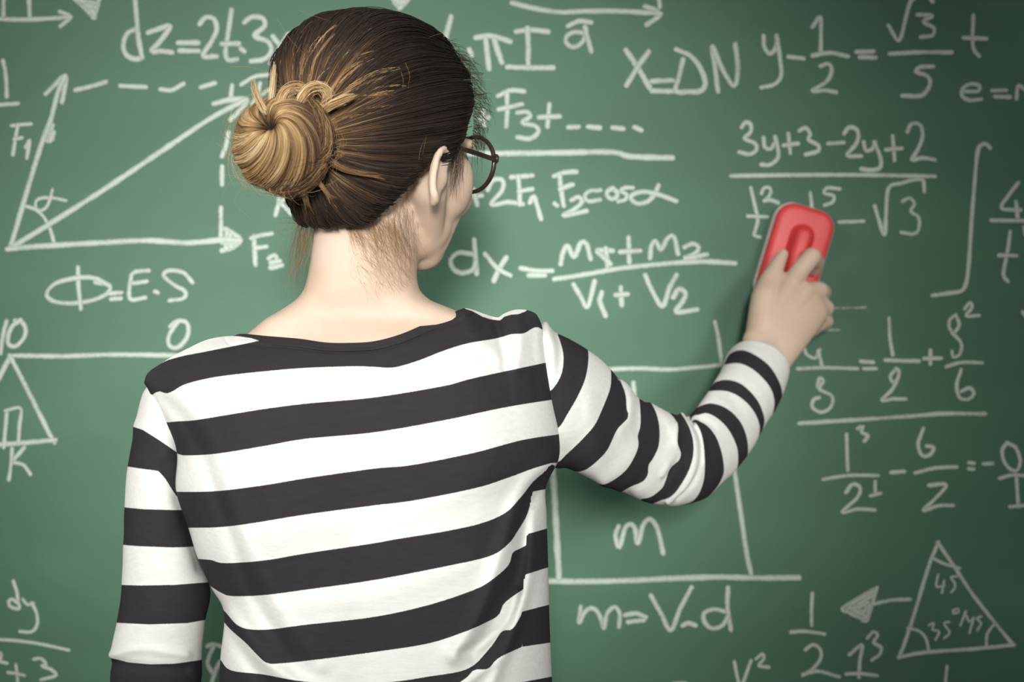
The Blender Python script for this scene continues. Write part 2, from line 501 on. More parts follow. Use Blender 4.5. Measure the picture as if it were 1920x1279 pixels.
formula('chalk fraction 3y+3-2y+2 over a sum with root 3, above the eraser', 10.5, [('D', '95,725 115,697 145,712 142,758 108,790 170,820 177,855 140,880 82,870; 218,790 225,840 260,850 290,800; 285,785 302,860 295,910 250,942 208,940; 360,768 370,872; 335,830 412,820; 425,745 460,730 485,768 475,798 530,830 530,862 462,882; 588,820 672,815; 680,760 702,730 745,735 760,780 740,830 695,888 772,892; 790,815 802,860 840,850 855,815; 850,815 885,900 882,958 830,972 778,965; 955,780 965,912; 918,855 1002,848; 1040,750 1062,708 1112,715 1125,780 1100,850 1065,912 1120,902 1192,912'),
         ('Q', '160,45 185,150 203,240 185,320 178,340 215,352; 145,220 262,225; 228,74 240,46 272,38 288,62 272,98 248,124; 248,122 288,118 330,136; 718,48 640,42 622,75 682,92 675,132 628,150; 720,258 870,252', 9.5), ('Q', '535,75 545,160 550,260', 9.5),
         ('K', '320,535 345,620 378,705 387,580 402,425 480,395 600,372 615,442; 488,502 530,485 557,520 535,565 582,600 582,670 550,700 482,690', 10)],
        bars=[('D', '35,1005 400,1000 800,1000 1192,1008')])
formula('half wiped chalk strokes beside the right hand', 9, [('Q', '650,800 760,800 878,797; 600,940 710,937')], mat='chalk_faint', name='chalk_smear')
formula('tall chalk integral sign', 10.5, [('K', '1008,182 985,160 950,172 932,230 915,420 897,650 882,880 867,990 838,1040 760,1055 668,1068')])
formula('chalk fraction 4 over t cut by the right edge', 10, [('K', '1178,395 1120,470 1078,545 1190,556; 1165,510 1175,595; 1130,690 1115,800 1090,940 1115,982; 1065,828 1165,830; 1213,660 1220,700; 1208,1170 1220,1190')], bars=[('K', '1020,618 1260,622')])
formula('chalk formula dx = sum of m over sum of V', 12, [('E', '222,162 228,250 236,360; 205,245 130,237 83,275 90,325 140,358 210,340 232,290; 288,247 360,330 435,372; 412,268 372,330 340,402; 503,330 600,345 685,345; 550,372 640,372; 740,302 752,240 780,195 820,262 860,178 895,185 918,270; 962,222 1048,225; 1010,215 1020,315; 962,235 1035,300; 1147,150 1150,290; 1100,232 1212,225; 1275,265 1285,190 1310,165 1340,220 1380,150 1418,142 1442,240; 1485,202 1530,183 1568,205 1540,245 1480,272 1612,248; 818,430 860,500 900,562 942,410; 985,478 975,530 1008,612; 1100,448 1105,548; 1072,490 1137,485; 1248,375 1290,470 1350,557 1390,450 1432,373; 1415,502 1448,455 1487,480 1470,530 1432,592 1555,578')],
        bars=[('E', '705,395 900,365 1100,330 1400,300 1600,290 1782,300')])
formula('chalk box outline on a base line around the letter m, under the raised arm', 12,
        [('E', '1665,655 1685,750 1705,905; 900,938 1030,936 1200,930 1400,936 1600,920 1705,910', 11), ('E', '1175,1020 1180,1090', 11),
         ('L', '100,40 112,200 120,350 140,705', 15), ('L', '1085,60 1100,140 1138,400 1165,580 1187,680', 12),
         ('L', '20,728 85,728 400,728 700,715 1000,705 1250,710 1445,708', 14)], name='chalk_diagram')
formula('chalk letter m inside the box', 12, [('L', '465,430 448,480 470,540 500,440 530,415 555,440 570,522 600,420 635,388 668,420 690,490 708,572')])
formula('chalk formula m = V.d', 11.5, [('L', '258,870 250,955 285,890 325,875 360,910 385,985 400,910 440,868 470,900 468,972; 503,912 560,903 612,922; 520,950 600,940; 643,808 700,910 750,995 800,880 862,763; 818,968 845,955 882,967; 1062,765 1060,870 1078,990; 1040,892 985,880 932,902 935,950 975,985 1030,970 1062,920')])
formula('chalk letter V squared at the bottom edge', 9, [('L', '1098,1170 1118,1270 1138,1292 1188,1163; 1218,1150 1250,1123 1258,1150 1230,1188 1282,1197; 770,1285 830,1285')])
formula('chalk fraction 1/2 beside the filled arrowhead', 9.5, [('G', '605,510 600,600 600,700; 565,852 610,823 652,850 655,910 600,980 540,1012 640,988 768,1022')], bars=[('G', '475,745 560,740 678,757')])
formula('chalk numeral 1 cubed at the bottom edge', 9.5, [('G', '838,882 912,825 900,920 895,1022; 818,1005 900,1002 1005,1015; 950,780 985,742 1012,765 985,810 1032,840 1025,882 978,917')])
formula('chalk arrow with a filled head pointing left at the triangle', 9, [('G', '1005,470 900,530 790,602 870,635 935,680 960,630 975,580 1005,475; 990,490 820,600 930,660 960,580; 985,520 850,600 925,640 940,580; 960,530 880,590 930,620; 830,595 900,590 950,560; 870,610 930,640')], arrows=[('G', '985,572 1100,547 1210,543', 9.5)], name='chalk_mark')
formula('chalk triangle with its angles marked 45 and 35', 9.5, [('G', '1387,190 1330,330 1260,560 1190,780 1143,902; 1385,192 1480,330 1600,510 1740,690 1852,825; 1143,902 1300,872 1600,850 1852,825'), ('G', '1355,288 1420,320 1515,348; 1200,722 1270,740 1312,790 1327,860; 1732,698 1690,760 1685,830', 8),
         ('G', '1385,390 1375,462 1425,455; 1422,430 1410,500; 1500,400 1465,405 1488,440 1490,470 1468,497; 1328,702 1360,690 1350,730 1392,742 1370,792; 1452,683 1420,690 1440,720 1457,750 1425,782; 1478,612 1510,598 1515,622 1480,628; 1557,618 1525,702; 1560,640 1578,680 1602,660; 1607,658 1580,748; 1652,650 1625,660 1652,690 1630,732', 6)], name='chalk_diagram')
formula('chalk tick under the triangle at the bottom edge', 8, [('G', '1440,960 1428,1080')])
formula('chalk complex fraction beginning 4/3 = 1/2, right of the cuff', 9.5, [('F', '133,300 150,360 198,382 222,340; 215,345 235,425; 212,535 222,490 243,508 222,550 290,590 282,650 230,677 183,650 190,608 218,598; 448,400 512,405; 465,440 527,440; 600,168 605,270 620,362; 640,440 608,480 618,512 645,502 655,452 640,440; 652,480 620,550 560,612 620,605 688,605; 825,342 825,412; 793,385 882,383; 962,148 930,175 930,220 955,242 982,200 965,150; 945,245 992,300 985,360 950,377 943,348; 1013,112 1042,80 1052,108 1020,152 1087,150; 992,448 968,530 985,597 1030,607 1062,575 1040,545 998,562')],
        bars=[('F', '105,440 250,435 427,440'), ('F', '583,393 670,397 762,398'), ('F', '915,428 1000,405 1107,408'), ('F', '115,738 400,720 700,700 900,685 1122,686', 10.5)])
formula('chalk denominator 1/2 - 6/Z = - 0/1, lower right', 9.5, [('F', '370,800 372,900 376,992; 432,765 460,752 450,785 487,805 468,833; 368,1112 400,1070 442,1085 430,1140 345,1222 430,1205 520,1210; 525,1058 525,1122; 503,1132 552,1120; 613,1005 682,1000; 787,768 760,850 780,912 822,910 845,870 808,862; 820,1075 912,1073 850,1150 788,1212 870,1187 948,1185; 1038,952 1060,955; 1038,985 1060,987; 1118,958 1162,957; 1245,845 1218,880 1225,940 1260,987 1300,992 1315,940 1290,870 1245,845; 1295,1040 1305,1190; 1262,1192 1345,1184')],
        bars=[('F', '245,1042 380,1022 538,1022'), ('F', '745,1007 850,982 967,975'), ('F', '1205,1037 1270,1020 1370,1025')])

# ------------------------------------------------------------------ the person
YC = 1.62             # depth of the shoulders
person = empty('person', (-0.11, YC, 0.0), 'person with a blond bun and striped shirt, back turned, right arm raised to the chalkboard', 'person')


def lerp_path(path, t):
    """path: list of (t, value)"""
    xs = [p[0] for p in path]
    ys = np.array([p[1] for p in path], float)
    if ys.ndim == 1:
        return np.interp(t, xs, ys)
    return np.stack([np.interp(t, xs, ys[:, k]) for k in range(ys.shape[1])], -1)


def smooth_path(path, n):
    """n samples of a Catmull-Rom spline through rows of numbers, evenly in the row index"""
    p = np.array(path, float)
    q = np.vstack([2 * p[0] - p[1], p, 2 * p[-1] - p[-2]])
    out = []
    for s in np.linspace(0, len(p) - 1, n):
        i = min(int(s), len(p) - 2)
        t = s - i
        a = -0.5 * t**3 + t**2 - 0.5 * t
        b = 1.5 * t**3 - 2.5 * t**2 + 1
        c = -1.5 * t**3 + 2 * t**2 + 0.5 * t
        d = 0.5 * t**3 - 0.5 * t**2
        out.append(a * q[i] + b * q[i + 1] + c * q[i + 2] + d * q[i + 3])
    return np.array(out)


def seg_dist(pts, line):
    """distance of every point to a polyline"""
    best = np.full(len(pts), 1e9)
    line = np.array(line, float)
    for a, b in zip(line[:-1], line[1:]):
        d = b - a
        L = max(1e-9, (d * d).sum())
        t = np.clip(((pts - a) @ d) / L, 0, 1)
        q = a + t[:, None] * d
        best = np.minimum(best, np.hypot(*(pts - q).T))
    return best


def inside(pts, poly):
    poly = np.array(poly, float)
    r = np.zeros(len(pts), bool)
    x, y = pts.T
    for (x0, y0), (x1, y1) in zip(poly, np.roll(poly, -1, 0)):
        if y0 == y1:
            continue
        c = ((y0 > y) != (y1 > y)) & (x < (x1 - x0) * (y - y0) / (y1 - y0) + x0)
        r ^= c
    return r


def signed(pts, polys):
    """>0 inside a dark stripe, <0 in a white one; the size is the distance to the edge"""
    d = np.full(len(pts), 1e9)
    ins = np.zeros(len(pts), bool)
    for p in polys:
        pp = list(p) + [p[0]]
        d = np.minimum(d, seg_dist(pts, pp))
        ins |= inside(pts, p)
    return np.where(ins, d, -d)


def cr(poly, crop=None):
    """crop coordinates to photo pixels"""
    if crop is None:
        return poly
    ox, oy, s = crop
    return [(ox + a * s, oy + b * s) for a, b in poly]


def sm(line, step=5):
    return [tuple(v) for v in catmull(line, step)]


# --- torso: where the dark stripes of the cloth run
b1 = [(284, 742), (292, 736), (300, 734), (312, 738), (325, 733), (349, 720), (405, 707), (489, 697), (573, 690), (663, 687), (700, 688), (739, 689), (785, 676), (831, 658), (877, 644), (929, 635), (958, 627), (975, 626), (985, 624), (1000, 615), (1010, 614), (1016, 618), (1030, 618)]
b2 = [(290, 790), (309, 792), (335, 790), (365, 788), (433, 777), (495, 767), (573, 757), (700, 745.5), (831, 724), (889, 709), (1028, 679), (1045, 675)]
b3 = [(325, 855), (331, 849), (343, 854), (405, 851), (495, 836.6), (573, 823), (700, 811), (831, 788.5), (947, 764), (1039, 749), (1055, 745)]
b4 = [(300, 918), (327, 922), (405, 921), (495, 910), (573, 897), (700, 879), (773, 872), (889, 849), (976, 826), (1050, 814), (1065, 812)]
b5 = [(330, 992), (353, 990), (405, 989), (461, 983), (573, 965), (700, 948), (773, 939), (889, 916), (947, 898), (993, 881), (1025, 871), (1039, 868), (1070, 868)]
b6 = [(340, 1042), (371, 1048), (395, 1050), (422, 1056), (495, 1051), (573, 1038), (700, 1019), (744, 1011), (831, 997), (900, 982), (947, 962), (976, 933), (999, 904), (1022, 885), (1060, 862)]
b7 = [(380, 1090), (396, 1100), (415, 1112), (436, 1118), (495, 1116), (573, 1106), (700, 1088), (831, 1063), (918, 1043), (953, 1020), (970, 997), (987, 968), (996, 940), (999, 922)]
b8 = [(400, 1125), (422, 1147), (450, 1175), (495, 1181), (573, 1171.6), (700, 1157), (802, 1135), (889, 1106), (924, 1086), (953, 1060), (961, 1037), (972, 1030), (988, 1021), (1000, 1001)]
b9 = [(405, 1140), (425, 1173), (461, 1206), (480, 1226), (500, 1243), (528, 1244), (602, 1236), (700, 1223), (802, 1207), (872, 1184.5), (912, 1167), (935, 1153), (947, 1130), (984, 1103)]
b10 = [(395, 1225), (413, 1237), (433, 1257), (495, 1265), (562, 1277), (650, 1283), (733, 1279), (802, 1269), (877, 1254), (918, 1216), (941, 1184.5), (961, 1179), (981, 1147)]
b11 = [(395, 1310), (430, 1335), (600, 1350), (760, 1335), (863, 1279), (889, 1257), (915, 1254), (935, 1234), (979, 1213)]
b0 = [(255, 712), (270, 702), (284, 690), (315, 675), (345, 667), (377, 661), (433, 650), (486, 639), (470, 634), (450, 631), (436, 630), (440, 600), (640, 560), (860, 540), (872, 579), (885, 583), (905, 594), (921, 599), (938, 601), (945, 594), (958, 590), (972, 589), (985, 584), (1003, 570), (1035, 590)]
torso_dark = [b0 + sm(b1)[::-1], sm(b2) + sm(b3)[::-1], sm(b4) + sm(b5)[::-1], sm(b6) + sm(b7)[::-1], sm(b8) + sm(b9)[::-1], sm(b10) + sm(b11)[::-1]]
for k in range(1, 5):
    dy = 128.0 * k
    torso_dark.append([(x, y + dy) for x, y in sm(b10)] + [(x, y + dy) for x, y in sm(b11)[::-1]])
side_dark = [[(1040, 870), (990, 880), (990, 924), (999, 922), (1026, 917), (1045, 915)],
             [(980, 1003), (988, 1002), (1029, 990), (1045, 986), (1045, 1060), (1031, 1063), (984, 1078), (975, 1080)],
             [(970, 1149), (979, 1147), (1033, 1133), (1045, 1130), (1045, 1202), (1033, 1205), (979, 1213), (970, 1215)]]
for k in range(5):
    side_dark.append([(965, 1282 + 136 * k), (1060, 1264 + 136 * k), (1060, 1336 + 136 * k), (965, 1354 + 136 * k)])
SEAM = [(860, 1040), (872, 1032), (885, 1022), (921, 999), (1002, 988), (1078, 984), (1147, 979), (1279, 979), (1400, 975), (1800, 960)]

# rows of the torso, each from its left edge to its right edge
TOP = [(270, 718), (274, 704), (283, 694), (300, 683), (326, 667), (355, 652), (380, 640), (400, 634), (420, 631), (436, 630), (455, 626), (500, 630), (560, 635), (610, 642), (650, 643), (700, 640), (750, 627), (800, 606), (840, 590), (866, 579), (874, 578), (890, 582), (906, 588), (925, 594), (935, 595), (945, 588), (965, 581), (985, 581), (1003, 587), (1012, 600), (1017, 614)]
ROWS = [  # (left x, left y, right x, right y)
    (280, 735, 1020, 640), (309, 792, 1030, 690), (331, 849, 1040, 755), (330, 920, 1050, 815), (353, 990, 1047, 862),
    (371, 1048, 1024, 912), (396, 1102, 1025, 965), (420, 1150, 1027, 1030), (413, 1235, 1029, 1105), (410, 1310, 1031, 1180),
    (402, 1420, 1037, 1310), (392, 1560, 1048, 1470), (385, 1680, 1058, 1600)]
UN, FN = 260, 110


def torso():
    xs = np.linspace(TOP[0][0], TOP[-1][0], UN)
    tp = catmull(TOP, 3.0)
    tp = tp[np.argsort(tp[:, 0])]
    top = np.stack([xs, np.interp(xs, tp[:, 0], tp[:, 1])], -1)
    rows = smooth_path([(270, 718, 1017, 614)] + ROWS, 330)
    u = np.linspace(0, 1, UN)
    V, PX = [], []
    nr = len(rows)
    grid_px = np.zeros((nr, UN, 2))
    for r, (lx, ly, rx, ry) in enumerate(rows):
        X = lx + (rx - lx) * u
        Y = ly + (ry - ly) * u
        # the first rows follow the shoulder and neck line, the lower ones are straight
        k = r / (nr - 1) * len(ROWS)
        w = max(0.0, 1 - k / 2.2)
        straight_top = 718 + (614 - 718) * u
        Y = Y + (top[:, 1] - straight_top) * (w * w * (3 - 2 * w))
        grid_px[r, :, 0] = X
        grid_px[r, :, 1] = Y
    px = grid_px.reshape(-1, 2)
    uu = np.tile(u * 2 - 1, nr)
    hh = (grid_px[:, :, 1] - grid_px[0, :, 1][None, :]).reshape(-1)
    # depth of the back below the shoulder line
    necky = np.exp(-((grid_px[0, :, 0] - 655) / 175.0) ** 4)
    D0 = np.tile(0.012 + 0.050 * necky, nr)
    yy = px[:, 1]
    full = np.interp(yy, [700, 850, 1000, 1150, 1300, 1500, 1700], [.112, .118, .112, .104, .098, .100, .112])
    D = D0 + (full - D0) * (1 - np.exp(-np.maximum(hh, 0) / 62.0))
    prof = np.maximum(1 - np.abs(uu) ** 3.0, 0) ** (1 / 2.1)
    dep = D * prof
    # relief of the cloth: shoulder blades, spine, folds.  (path, width px, height m)
    fold = [([(655, 690), (668, 900), (690, 1279), (700, 1600)], 55, -0.006),
            ([(470, 800), (500, 960)], 85, 0.008), ([(860, 760), (900, 880)], 90, 0.010),
            ([(300, 745), (345, 790), (380, 860), (425, 985), (470, 1110), (560, 1260)], 13, -0.0040),
            ([(325, 730), (370, 780), (408, 850), (450, 980), (505, 1110), (600, 1250)], 16, 0.0035),
            ([(400, 1110), (450, 1180), (500, 1243), (560, 1279), (700, 1330)], 13, 0.006),
            ([(400, 1140), (440, 1205), (480, 1260), (540, 1330)], 14, -0.006),
            ([(1035, 872), (985, 915), (955, 990), (930, 1070), (900, 1150), (850, 1230)], 17, 0.0085),
            ([(1030, 900), (999, 935), (984, 1000), (968, 1080), (935, 1150), (890, 1230)], 15, -0.009),
            ([(1000, 960), (992, 1080), (975, 1150), (945, 1230), (915, 1300)], 11, 0.006),
            ([(970, 1110), (950, 1165), (915, 1200), (870, 1225)], 9, -0.006),
            ([(930, 1240), (900, 1262), (850, 1300)], 10, 0.005),
            ([(870, 590), (905, 640), (950, 680)], 14, 0.003), ([(925, 597), (940, 640), (950, 690)], 9, -0.006),
            ([(968, 590), (975, 640), (970, 690)], 12, 0.005), ([(1005, 600), (1000, 660), (1010, 740)], 9, -0.002),
            ([(780, 590), (745, 660), (735, 700)], 22, 0.003),
            ([(560, 990), (700, 975), (860, 930)], 20, 0.0014), ([(520, 1140), (700, 1120), (880, 1060)], 22, 0.002), ([(440, 860), (600, 850)], 18, 0.0012)]
    for path, w, h in fold:
        d = seg_dist(px, sm(path, 12))
        dep = dep + h * np.exp(-(d / w) ** 2) * np.clip(prof * 3, 0, 1)
    # neck binding: a raised band and a stitched groove below the neckline
    nl = sm([(440, 629), (455, 626), (500, 630), (560, 635), (610, 642), (650, 643), (700, 640), (750, 627), (800, 606), (840, 590), (872, 577)], 8)
    d = seg_dist(px, nl)
    dep = dep + 0.0022 * np.clip((17 - d) / 3, 0, 1)
    dep = dep - 0.0030 * np.exp(-((d - 18.5) / 1.6) ** 2) - 0.0008 * np.exp(-((d - 9) / 1.2) ** 2)
    Yd = YC - dep
    for (x, y), Y in zip(px, Yd):
        V.append(P(x, y, YC) * 1.0 + Vector((0, 0, 0)))
        q = P(x, y, Y)
        V[-1] = q
    val = np.where(px[:, 0] > np.interp(px[:, 1], [s[0] for s in SEAM], [s[1] for s in SEAM]) + np.where(px[:, 1] < 872, 500, 0), signed(px, side_dark), signed(px, torso_dark))
    vals = list(val)
    # the chest, hidden from the camera
    uf = np.linspace(-1, 1, FN)[1:-1]
    idx = (uf + 1) / 2 * (UN - 1)
    base_f = len(V)
    for r in range(nr):
        xs_ = np.interp(idx, np.arange(UN), grid_px[r, :, 0])
        ys_ = np.interp(idx, np.arange(UN), grid_px[r, :, 1])
        k = r / (nr - 1)
        d0 = 0.012 + 0.075 * np.exp(-((xs_ - 655) / 175.0) ** 4)
        h = max(0.0, ys_.mean() - np.interp(idx, np.arange(UN), grid_px[0, :, 1]).mean())
        full_f = 0.105 + 0.03 * math.exp(-((k - .33) / .16) ** 2)
        Df = d0 + (full_f - d0) * (1 - math.exp(-h / 70.0))
        pf = np.maximum(1 - np.abs(uf) ** 3, 0) ** (1 / 2.1)
        for x, y, dd, pp in zip(xs_, ys_, Df, pf):
            # same body height and width at the hidden side (a true solid, so no perspective growth)
            q = P(x, y, YC)
            V.append(Vector((q.x, YC + dd * pp, q.z)))
            vals.append(0)
    nf = FN - 2
    pxf = np.array([((v.x / YC) * F + 960, 639.5 - (v.z - Z0) / YC * F) for v in V[base_f:]])
    # on the chest the stripes run level round the body to the side seams
    pxf[:, 0] = np.where(pxf[:, 1] > 860, np.clip(pxf[:, 0], 440, 900), pxf[:, 0])
    vals[base_f:] = list(signed(pxf, torso_dark))
    Fc = []
    for r in range(nr - 1):
        for c in range(UN - 1):
            a = r * UN + c
            Fc.append((a, a + 1, a + 1 + UN, a + UN))

        def fr(rr, c):
            if c == 0:
                return rr * UN
            if c == nf + 1:
                return rr * UN + UN - 1
            return base_f + rr * nf + c - 1
        for c in range(nf + 1):
            Fc.append((fr(r, c), fr(r + 1, c), fr(r + 1, c + 1), fr(r, c + 1)))
    o = mesh_obj('striped_shirt', V, Fc, M['shirt'], person)
    o.data.attributes.new('stripe', 'FLOAT', 'POINT').data.foreach_set('value', [float(v) for v in vals])
    return o


shirt = torso()

C3 = (960, 560, 560 / 1628)
C4 = (180, 560, 520 / 925)


def sleeve(name, stations, dark, n_along, n_round, folds, hem, parent, amp=0.0, square=True):
    """stations: rows (upper x, upper y, lower x, lower y, depth, half depth in m)"""
    st = smooth_path(stations, n_along)
    top = [P(a, b, Y) for a, b, c, d, Y, r in st]
    bot = [P(c, d, Y) for a, b, c, d, Y, r in st]
    cen = [(t + b) / 2 for t, b in zip(top, bot)]
    V = []
    ph = np.linspace(0, 2 * math.pi, n_round, endpoint=False)
    rings = []
    for i in range(n_along):
        a = (top[i] - bot[i]) / 2
        T = (cen[min(i + 3, n_along - 1)] - cen[max(i - 3, 0)]).normalized()
        b = a.cross(T)
        if b.length < 1e-6:
            b = Vector((0, -1, 0))
        b.normalize()
        if b.y > 0:
            b.negate()
        # loose cloth: only the hem is cut square to the arm
        kk = min(1.0, max(0.0, (i / (n_along - 1) - .80) / .2)) if square else 0.0
        vw = (Vector((0, 0, Z0)) - cen[i]).normalized()
        b = (b * kk + vw * (1 - kk)).normalized()
        b *= st[i][5]
        rings.append((cen[i], a, b))
        for p in ph:
            V.append(cen[i] + a * math.cos(p) + b * math.sin(p))
    V = np.array([tuple(v) for v in V])
    C = np.repeat(np.array([tuple(r[0]) for r in rings]), n_round, 0)
    nrm = V - C
    L = np.linalg.norm(nrm, axis=1, keepdims=True)
    nrm = nrm / np.maximum(L, 1e-6)
    px = np.stack([V[:, 0] / V[:, 1] * F + 960, 639.5 - (V[:, 2] - Z0) / V[:, 1] * F], -1)
    near = np.repeat([1.0], len(V))
    side = np.clip((C[:, 1] - V[:, 1]) / 0.01 + 0.5, 0, 1)
    disp = np.zeros(len(V))
    for path, w, h in folds:
        d = seg_dist(px, sm(path, 8))
        disp += h * np.exp(-(d / w) ** 2) * side
    if amp:
        for k in range(len(V)):
            q = Vector(V[k])
            disp[k] += amp * noise.noise(q * 22) + amp * .5 * noise.noise(q * 48)
    V = V + nrm * disp[:, None]
    cpx = np.stack([C[:, 0] / C[:, 1] * F + 960, 639.5 - (C[:, 2] - Z0) / C[:, 1] * F], -1)
    vals = signed(cpx + (px - cpx) * .965, dark)
    V = [Vector(v) for v in V]
    vals = list(vals)
    Fc = []
    for i in range(n_along - 1):
        for k in range(n_round):
            a, b = i * n_round + k, i * n_round + (k + 1) % n_round
            Fc.append((a, b, b + n_round, a + n_round))
    # the hem turns in
    c, a, b = rings[-1]
    last = (n_along - 1) * n_round
    T = (cen[-1] - cen[-4]).normalized()
    for s, back in ((0.93, 0.0005), (0.90, -0.004), (0.89, -0.02)):
        base = len(V)
        for k in range(n_round):
            v = V[last + k] if base == n_along * n_round else V[last + k]
            V.append(c + (V[last + k] - c) * s + T * back)
            vals.append(hem)
        prev = base - n_round
        for k in range(n_round):
            k2 = (k + 1) % n_round
            Fc.append((prev + k, prev + k2, base + k2, base + k))
    o = mesh_obj(name, V, Fc, M['shirt'], parent)
    o.data.attributes.new('stripe', 'FLOAT', 'POINT').data.foreach_set('value', [float(v) for v in vals])
    return o


# right sleeve, raised towards the board (coordinates of a crop of the photograph)
arm = [(60, 260, 60, 800, 1.625, .050), (165, 142, 225, 915, 1.650, .054), (240, 180, 300, 925, 1.656, .058), (335, 232, 400, 970, 1.668, .058), (420, 285, 475, 1008, 1.680, .058),
       (525, 372, 562, 1042, 1.705, .055), (605, 458, 660, 1082, 1.730, .052), (692, 540, 760, 1115, 1.757, .050), (790, 603, 860, 1131, 1.785, .048),
       (870, 628, 955, 1120, 1.805, .047), (945, 643, 1050, 1092, 1.822, .047), (985, 622, 1140, 1012, 1.845, .046), (1030, 560, 1220, 935, 1.868, .044),
       (1085, 480, 1300, 830, 1.895, .042), (1128, 410, 1370, 710, 1.925, .040), (1160, 345, 1432, 612, 1.950, .038), (1176, 300, 1478, 510, 1.972, .037), (1190, 282, 1496, 445, 1.982, .036)]
arm = [(C3[0] + a * C3[2], C3[1] + b * C3[2], C3[0] + c * C3[2], C3[1] + d * C3[2], Y, r) for a, b, c, d, Y, r in arm]
arm_dark = [[(243, 180), (280, 205), (340, 230), (390, 255), (412, 280), (418, 330), (410, 400), (390, 470), (350, 550), (300, 630), (255, 697), (150, 780), (150, 570), (225, 490), (260, 440), (278, 380), (280, 310), (265, 240)],
            [(538, 385), (580, 440), (600, 478), (620, 530), (625, 600), (637, 645), (630, 665), (600, 690), (570, 720), (520, 820), (460, 880), (400, 920), (345, 930), (290, 925), (200, 920), (230, 885), (262, 872), (330, 820), (400, 750), (450, 690), (480, 630), (510, 560), (535, 500), (541, 440)],
            [(692, 530), (740, 572), (770, 610), (795, 660), (805, 720), (800, 800), (770, 870), (745, 910), (740, 960), (710, 1000), (640, 1030), (560, 1045), (440, 998), (520, 985), (590, 950), (640, 900), (680, 830), (690, 790), (685, 750), (700, 690), (700, 620)],
            [(840, 615), (900, 630), (940, 670), (975, 730), (990, 790), (985, 870), (950, 960), (890, 1040), (820, 1085), (740, 1110), (700, 1085), (760, 1070), (830, 1010), (860, 930), (910, 880), (920, 840), (905, 800), (910, 720), (890, 670)],
            [(970, 650), (1010, 665), (1060, 690), (1110, 750), (1140, 830), (1152, 900), (1150, 950), (1120, 1010), (1075, 1065), (1030, 1110), (920, 1120), (980, 1095), (1020, 1050), (1045, 980), (1050, 900), (1045, 800), (1030, 730), (1000, 680)],
            [(965, 648), (1010, 603), (1080, 576), (1150, 590), (1210, 630), (1255, 690), (1280, 770), (1280, 850), (1250, 910), (1222, 945), (1230, 880), (1225, 810), (1190, 730), (1140, 670), (1070, 630), (1010, 640)],
            [(1070, 510), (1110, 463), (1170, 448), (1240, 463), (1300, 510), (1345, 570), (1370, 640), (1368, 690), (1340, 760), (1346, 690), (1320, 620), (1270, 560), (1210, 520), (1150, 505)],
            [(1160, 365), (1190, 308), (1250, 286), (1320, 308), (1400, 370), (1450, 450), (1468, 520), (1462, 570), (1418, 640), (1425, 560), (1405, 490), (1350, 420), (1290, 375), (1230, 355)]]
arm_dark = [sm(cr(p + [p[0]], C3), 4)[:-1] for p in arm_dark]
arm_folds = [([(185, 150), (215, 260), (230, 400)], 10, .0035), ([(228, 145), (262, 260), (250, 400)], 8, -.003),
             ([(600, 450), (650, 540), (640, 660), (600, 720)], 9, .0045), ([(575, 430), (625, 560), (615, 640)], 6, -.004), ([(690, 520), (680, 640), (690, 760)], 8, -.003),
             ([(760, 590), (860, 680), (890, 780), (840, 880)], 10, .004), ([(905, 700), (900, 790), (915, 840), (860, 900), (820, 960)], 5, .005), ([(925, 830), (880, 915), (830, 1000)], 6, -.0045),
             ([(930, 640), (1000, 760), (1005, 880), (950, 1010), (850, 1100)], 6, .0045), ([(960, 640), (1022, 760), (1025, 900), (980, 1010), (900, 1090)], 4, -.004),
             ([(1000, 650), (1045, 760), (1050, 900)], 5, .003), ([(970, 655), (1040, 660), (1100, 700)], 6, -.004),
             ([(500, 1000), (620, 900), (700, 780)], 12, .0025), ([(640, 1060), (740, 940), (780, 820)], 10, -.0025), ([(300, 850), (420, 720), (500, 560)], 14, -.002)]
arm_folds = [(cr(p, C3), w, h) for p, w, h in arm_folds]
sleeve('sleeve', arm, arm_dark, 190, 110, arm_folds, -5.0, shirt, 0.0009)

larm = [(290, 712, 345, 735, 1.645, .030), (268, 738, 352, 792, 1.652, .046), (252, 805, 352, 860, 1.660, .052), (239, 875, 352, 925, 1.664, .052), (234, 953, 362, 985, 1.666, .050), (231, 1038, 376, 1045, 1.668, .048),
        (226, 1110, 394, 1105, 1.670, .047), (218, 1170, 386, 1160, 1.670, .045), (209, 1215, 380, 1206, 1.672, .044), (208, 1250, 378, 1245, 1.673, .043), (206, 1279, 377, 1279, 1.674, .043),
        (203, 1400, 362, 1400, 1.69, .042), (205, 1520, 350, 1520, 1.71, .039), (214, 1640, 338, 1640, 1.73, .035), (222, 1730, 330, 1730, 1.745, .032)]
larm_dark = [cr([(90, 418), (125, 430), (160, 440), (215, 475), (268, 512), (300, 525), (300, 700), (258, 645), (230, 600), (208, 575), (150, 568), (80, 558)], C4),
             cr([(70, 695), (97, 697), (160, 703), (285, 705), (360, 702), (360, 826), (325, 828), (250, 830), (140, 826), (70, 820)], C4),
             cr([(60, 955), (90, 955), (150, 957), (260, 955), (385, 945), (420, 940), (420, 1068), (362, 1072), (300, 1083), (180, 1087), (50, 1080)], C4),
             cr([(30, 1190), (55, 1198), (100, 1213), (180, 1220), (260, 1218), (350, 1205), (380, 1203), (380, 1335), (30, 1325)], C4)]
for k in range(3):
    y0 = 1385 + 142 * k
    larm_dark.append([(190, y0), (290, y0 + 6), (390, y0), (390, y0 + 72), (290, y0 + 78), (190, y0 + 72)])
lf = [(cr([(130, 430), (215, 475), (260, 640), (320, 780)], C4), 16, .002), (cr([(230, 560), (290, 720), (350, 900)], C4), 10, -.003),
      (cr([(55, 1190), (150, 1170), (300, 1190)], C4), 9, .003), (cr([(48, 1215), (150, 1225), (300, 1240)], C4), 9, -.003)]
